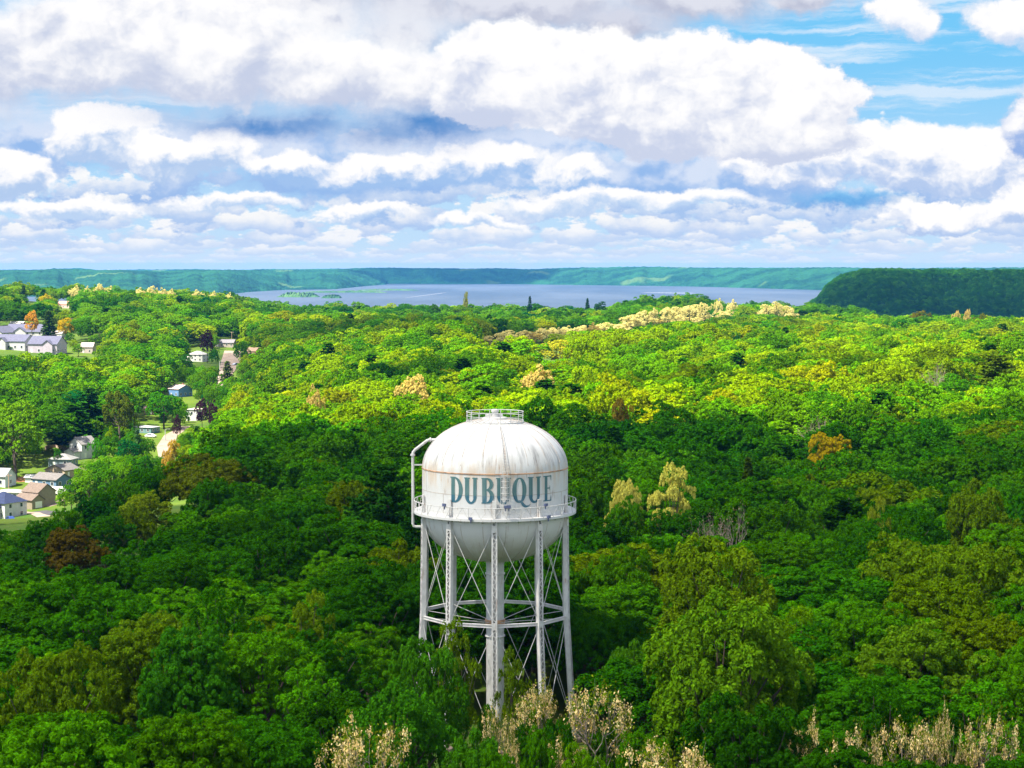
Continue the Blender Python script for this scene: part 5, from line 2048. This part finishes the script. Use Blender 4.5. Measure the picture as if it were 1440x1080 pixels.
def garden_trees():
    """Smaller trees and shrubs filling the gardens between the valley houses."""
    rng = random.Random(23)
    vy = [p[0] for p in VALLEY]
    y = 540.0
    while y < 1300:
        xc = float(np.interp(y, vy, [p[1] for p in VALLEY]))
        x = xc - 60
        while x < xc + 95:
            tx, ty = x + rng.uniform(-2.6, 2.6), y + rng.uniform(-2.6, 2.6)
            x += 6.6
            r, h = rng.uniform(2.4, 4.8), rng.uniform(5.0, 10.5)
            z = h2(tx, ty)
            px, pt = project(tx, ty, z + h)
            if px < -40 or rng.random() < 0.12:
                continue
            if any((tx - a) ** 2 + (ty - b) ** 2 < (q + r) ** 2 for a, b, q in HOUSES):
                continue
            if any((tx - q[0]) ** 2 + (ty - q[1]) ** 2 < (0.55 * (q[4] + r)) ** 2 for q in far):
                continue
            if any((tx - a) ** 2 + (ty - b) ** 2 < (0.6 * (q + r)) ** 2 for a, b, q, _ in PLACED):
                continue
            if blocked(tx, ty, z, h, r):
                continue
            hide = False
            for a, b, q, zt_ in PLACED:
                if ty < b - 1 and b - ty < 220:
                    qx, qt = project(a, b, zt_)
                    if abs(qx - px) < (r / ty + q / b) * FPX * 0.75 and pt < qt + min(22, 0.9 * q / b * FPX):
                        hide = True
                        break
            if not hide:
                far.append((tx, ty, z, h, r, px, pt))
        y += 6.2


garden_trees()
rngt = random.Random(5)
WORD = dict(deep='very dark green', dark='dark green', mid='mid green', bright='bright green', olive='olive green', teal='blue green', yellow='yellow green', lime='lime green')
inview = []
for q in near:
    tx, ty, z, h, r, px, pt = q
    rr = r / ty * FPX
    if -rr < px < 1440 + rr and pt < 1085:
        inview.append(q)
    else:
        far.append(q)
inview.sort(key=lambda q: q[1])
print('NEAR in view', len(inview), 'far', len(far))
for q in inview[210:]:
    far.append(q)
for tx, ty, z, h, r, px, pt in inview[:210]:
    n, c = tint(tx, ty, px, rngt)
    side = 'left of the tower' if px < 590 else ('right of the tower' if px > 800 else ('in front of the tower' if ty < TY else 'behind the tower'))
    dist = 'in the shaded foreground forest' if ty < 235 else 'in the shaded forest further back'
    kn = rngt.choice(['round0', 'round1', 'round2', 'round3', 'round4', 'airy0', 'airy1', 'airy2', 'spreading0', 'spreading1', 'round1', 'round3', 'round0', 'round4', 'airy1', 'wispy0', 'pine1'])
    shape = {'r': 'rounded', 'a': 'feathery', 's': 'spreading', 'w': 'slim open', 'p': 'layered pine'}[kn[0]]
    if kn[0] in 'wp':
        r *= 0.72
        c = tuple(v * (0.6 if kn[0] == 'p' else 1.15) for v in c)
    lab = '%s %s tree %s %s' % (WORD[n], shape, dist, side)
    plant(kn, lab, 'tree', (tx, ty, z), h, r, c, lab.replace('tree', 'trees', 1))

# --- everything further off: one forest of scattered crowns
SRC = bpy.data.collections.new('forest_source')
for kn in ('farround0', 'farround1', 'farround2', 'farairy0', 'farspruce0'):
    me, tm, ex, H, R = KINDS[kn]
    m2 = me.copy()
    m2.materials.clear()
    m2.materials.append(M_LEAF_FAR)
    o = bpy.data.objects.new('source_' + kn, m2)
    SRC.objects.link(o)


def forest(name, label, pts):
    """pts: x, y, z, scale xyz, rot, variant, colour"""
    n = len(pts)
    me = bpy.data.meshes.new(name)
    me.vertices.add(n)
    me.vertices.foreach_set('co', np.array([p[:3] for p in pts], np.float32).ravel())
    a = me.attributes.new('size', 'FLOAT_VECTOR', 'POINT')
    a.data.foreach_set('vector', np.array([p[3:6] for p in pts], np.float32).ravel())
    a = me.attributes.new('turn', 'FLOAT', 'POINT')
    a.data.foreach_set('value', np.array([p[6] for p in pts], np.float32))
    a = me.attributes.new('variant', 'INT', 'POINT')
    a.data.foreach_set('value', np.array([p[7] for p in pts], np.int32))
    a = me.attributes.new('tint', 'FLOAT_COLOR', 'POINT')
    a.data.foreach_set('color', np.array([(*p[8], 1) for p in pts], np.float32).ravel())
    ob = link(name, me, M_LEAF_FAR, kind='stuff', label=label)
    ng = bpy.data.node_groups.new(name + '_scatter', 'GeometryNodeTree')
    ng.interface.new_socket('Geometry', in_out='INPUT', socket_type='NodeSocketGeometry')
    ng.interface.new_socket('Geometry', in_out='OUTPUT', socket_type='NodeSocketGeometry')
    N = ng.nodes
    i_, o_ = N.new('NodeGroupInput'), N.new('NodeGroupOutput')
    mp = N.new('GeometryNodeMeshToPoints')
    ci = N.new('GeometryNodeCollectionInfo')
    ci.inputs['Collection'].default_value = SRC
    ci.inputs['Separate Children'].default_value = True
    ci.inputs['Reset Children'].default_value = True
    iop = N.new('GeometryNodeInstanceOnPoints')
    iop.inputs['Pick Instance'].default_value = True

    def attr(nm, ty):
        a_ = N.new('GeometryNodeInputNamedAttribute')
        a_.data_type = ty
        a_.inputs['Name'].default_value = nm
        return [s for s in a_.outputs if s.enabled and s.name == 'Attribute'][0]

    cx = N.new('ShaderNodeCombineXYZ')
    L = ng.links
    L.new(attr('turn', 'FLOAT'), cx.inputs[2])
    L.new(i_.outputs[0], mp.inputs[0])
    L.new(mp.outputs[0], iop.inputs['Points'])
    L.new(ci.outputs[0], iop.inputs['Instance'])
    L.new(attr('variant', 'INT'), iop.inputs['Instance Index'])
    L.new(attr('size', 'FLOAT_VECTOR'), iop.inputs['Scale'])
    L.new(cx.outputs[0], iop.inputs['Rotation'])
    L.new(iop.outputs[0], o_.inputs[0])
    md = ob.modifiers.new('scatter', 'NODES')
    md.node_group = ng
    return ob


names = ['farairy0', 'farround0', 'farround1', 'farround2', 'farspruce0']     # alphabetical, as Collection Info orders them
pts = []
for tx, ty, z, h, r, px, pt in far:
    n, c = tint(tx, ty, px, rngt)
    v = rngt.choice([0, 1, 1, 2, 2, 3, 3])
    if rngt.random() < 0.035:
        v = 4
        c = tuple(0.7 * k for k in PAL['dark'])
        r *= 0.65
    _, _, _, H, R = KINDS[names[v]]
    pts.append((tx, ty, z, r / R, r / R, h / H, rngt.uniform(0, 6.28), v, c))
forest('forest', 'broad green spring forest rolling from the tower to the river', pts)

# woods on the dark near bluff
me = BLUFF.data
rb = np.random.default_rng(77)
co = np.array([v.co for v in me.vertices])
pts = []
for p in me.polygons:
    vs = co[list(p.vertices)]
    ctr = vs.mean(0)
    k = rb.poisson(p.area / 62.0)
    for _ in range(min(k, 14)):
        w = rb.dirichlet((1, 1, 1, 1))
        q = w @ vs
        if q[2] < WATER_Z + 2 or q[1] > 4100:
            continue
        r = 5.2 * (0.7 + 0.7 * rb.random())
        v = int(rb.choice([0, 1, 2, 3]))
        _, _, _, H, R = KINDS[names[v]]
        hh = rb.uniform(8, 14)
        kcol = rb.uniform(0.7, 1.3)
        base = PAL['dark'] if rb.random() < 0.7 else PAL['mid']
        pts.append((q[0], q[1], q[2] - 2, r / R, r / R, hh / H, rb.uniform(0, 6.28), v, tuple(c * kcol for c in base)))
print('bluff trees', len(pts))
forest('bluff_woods', 'dense dark green woods covering the steep near bluff', pts)
# ---------------------------------------------------------------- clouds out of view, placed and shaped to shade the near forest and the bluffs
def cloud(name, label, alt, discs, thick, one=None):
    """Lumpy flat-bottomed cloud; discs are the ground areas (x, y, rx, ry) that it keeps in shade."""
    off = SUN_DIR / SUN_DIR.z * alt
    rng = np.random.default_rng(len(label))
    mb = MB()
    nu, nv = (120 if one else 40), 14
    if one:                                   # a single hull round all the discs
        cx, cy = one
        polar = []
        for i in range(nu):
            a = 2 * math.pi * i / nu
            best = 20.0
            for (x, y, rx, ry) in discs:
                ux, uy = math.cos(a) / rx, math.sin(a) / ry
                px, py = (cx - x) / rx, (cy - y) / ry
                A, B, C_ = ux * ux + uy * uy, px * ux + py * uy, px * px + py * py - 1
                D = B * B - A * C_
                if D > 0:
                    best = max(best, (-B + math.sqrt(D)) / A)
            polar.append(best)
        discs = [(cx, cy, 1.0, 1.0)]
    for (x, y, rx, ry) in discs:
        k0 = len(mb.v)
        ph = rng.random(6) * 6.28
        for j in range(nv + 1):
            b = -math.pi / 2 + math.pi * j / nv
            for i in range(nu):
                a = 2 * math.pi * i / nu
                k = 1 + 0.07 * math.sin(3 * a + ph[0]) + 0.05 * math.sin(5 * a + ph[1]) + 0.04 * math.sin(9 * a + ph[2] + 4 * b) + 0.03 * math.sin(14 * a + ph[3] + 9 * b)
                zz = math.sin(b) * thick * (1.0 if b > 0 else 0.18)
                if one:
                    k *= polar[i]
                    zz = math.sin(b) * thick * (1.0 if b > 0 else 0.18) / k
                mb.v.append((x + off.x + rx * k * math.cos(b) * math.cos(a), y + off.y + ry * k * math.cos(b) * math.sin(a), alt + zz * k))
        for j in range(nv):
            for i in range(nu):
                a, b = k0 + j * nu + i, k0 + j * nu + (i + 1) % nu
                mb.f.append((a, b, b + nu, a + nu))
    mb.build(name, M_CLOUD, smooth=True, kind='stuff', label=label)


THIN = 0.58      # per wall; light crosses two of them
M_CLOUD = bpy.data.materials.new('cloud_vapour')
M_CLOUD.use_nodes = True
t = M_CLOUD.node_tree
t.nodes.clear()
out = t.nodes.new('ShaderNodeOutputMaterial')
d = t.nodes.new('ShaderNodeBsdfDiffuse')
d.inputs['Color'].default_value = (0.9, 0.9, 0.92, 1)
tl = t.nodes.new('ShaderNodeBsdfTranslucent')
tl.inputs['Color'].default_value = (0.9, 0.9, 0.92, 1)
mx = t.nodes.new('ShaderNodeMixShader')
mx.inputs[0].default_value = 0.5
t.links.new(d.outputs[0], mx.inputs[1])
t.links.new(tl.outputs[0], mx.inputs[2])
tp = t.nodes.new('ShaderNodeBsdfTransparent')      # lets part of the light through to lift the shade, most at the rim
lw = t.nodes.new('ShaderNodeLayerWeight')
lw.inputs['Blend'].default_value = 0.5
mr = t.nodes.new('ShaderNodeMapRange')
mr.inputs['From Min'].default_value = 0.14
mr.inputs['From Max'].default_value = 0.80
mr.inputs['To Min'].default_value = THIN
mr.inputs['To Max'].default_value = 1.0
m2 = t.nodes.new('ShaderNodeMixShader')
t.links.new(lw.outputs['Facing'], mr.inputs['Value'])
t.links.new(mr.outputs['Result'], m2.inputs[0])
t.links.new(mx.outputs[0], m2.inputs[1])
t.links.new(tp.outputs[0], m2.inputs[2])
t.links.new(m2.outputs[0], out.inputs[0])

cloud('near_shade_cloud', 'large cumulus cloud drifting over the tower and shading the near forest', 900.0,
      [(-20, 185, 280, 250), (10, 200, 300, 190), (60, 330, 230, 165), (120, 440, 90, 85), (165, 510, 65, 70), (40, 465, 55, 65), (-45, 420, 45, 50)], 160, one=(40, 270))
cloud('shade_edge_cloud', 'ragged wispy cloud trailing behind the larger one over the forest', 1000.0,
      [(30, 640, 60, 26), (150, 720, 70, 34), (-20, 760, 50, 30), (-70, 1180, 120, 110), (40, 1330, 150, 90)], 60)  # extra cloud added to feather the edge of the shade
cloud('bluff_cloud', 'cumulus cloud shading the near river bluff', 1300.0, [(1000, 3300, 620, 560), (1700, 3500, 600, 560), (640, 3150, 240, 300)], 200)
cloud('valley_cloud', 'cumulus cloud shading the middle of the far river bank', 1900.0, [(-420, 12100, 640, 900), (-100, 12300, 420, 800)], 250)

# ---------------------------------------------------------------- the air itself
X0, X1, Y0, Y1, Z0, Z1 = -9000.0, 9000.0, -260.0, 16000.0, -72.0, 62.0
mb = MB()
mb.box(((X0 + X1) / 2, (Y0 + Y1) / 2, (Z0 + Z1) / 2), (X1 - X0, Y1 - Y0, Z1 - Z0))
M_HAZE = bpy.data.materials.new('haze_air')
M_HAZE.use_nodes = True
t = M_HAZE.node_tree
t.nodes.clear()
out = t.nodes.new('ShaderNodeOutputMaterial')
pv = t.nodes.new('ShaderNodeVolumePrincipled')
pv.inputs['Color'].default_value = (0.08, 0.38, 1.0, 1)
pv.inputs['Density'].default_value = HAZE
pv.inputs['Anisotropy'].default_value = 0.0
t.links.new(pv.outputs[0], out.inputs['Volume'])
hz = mb.build('haze', M_HAZE, kind='stuff', label='thin blue air haze over the whole landscape')
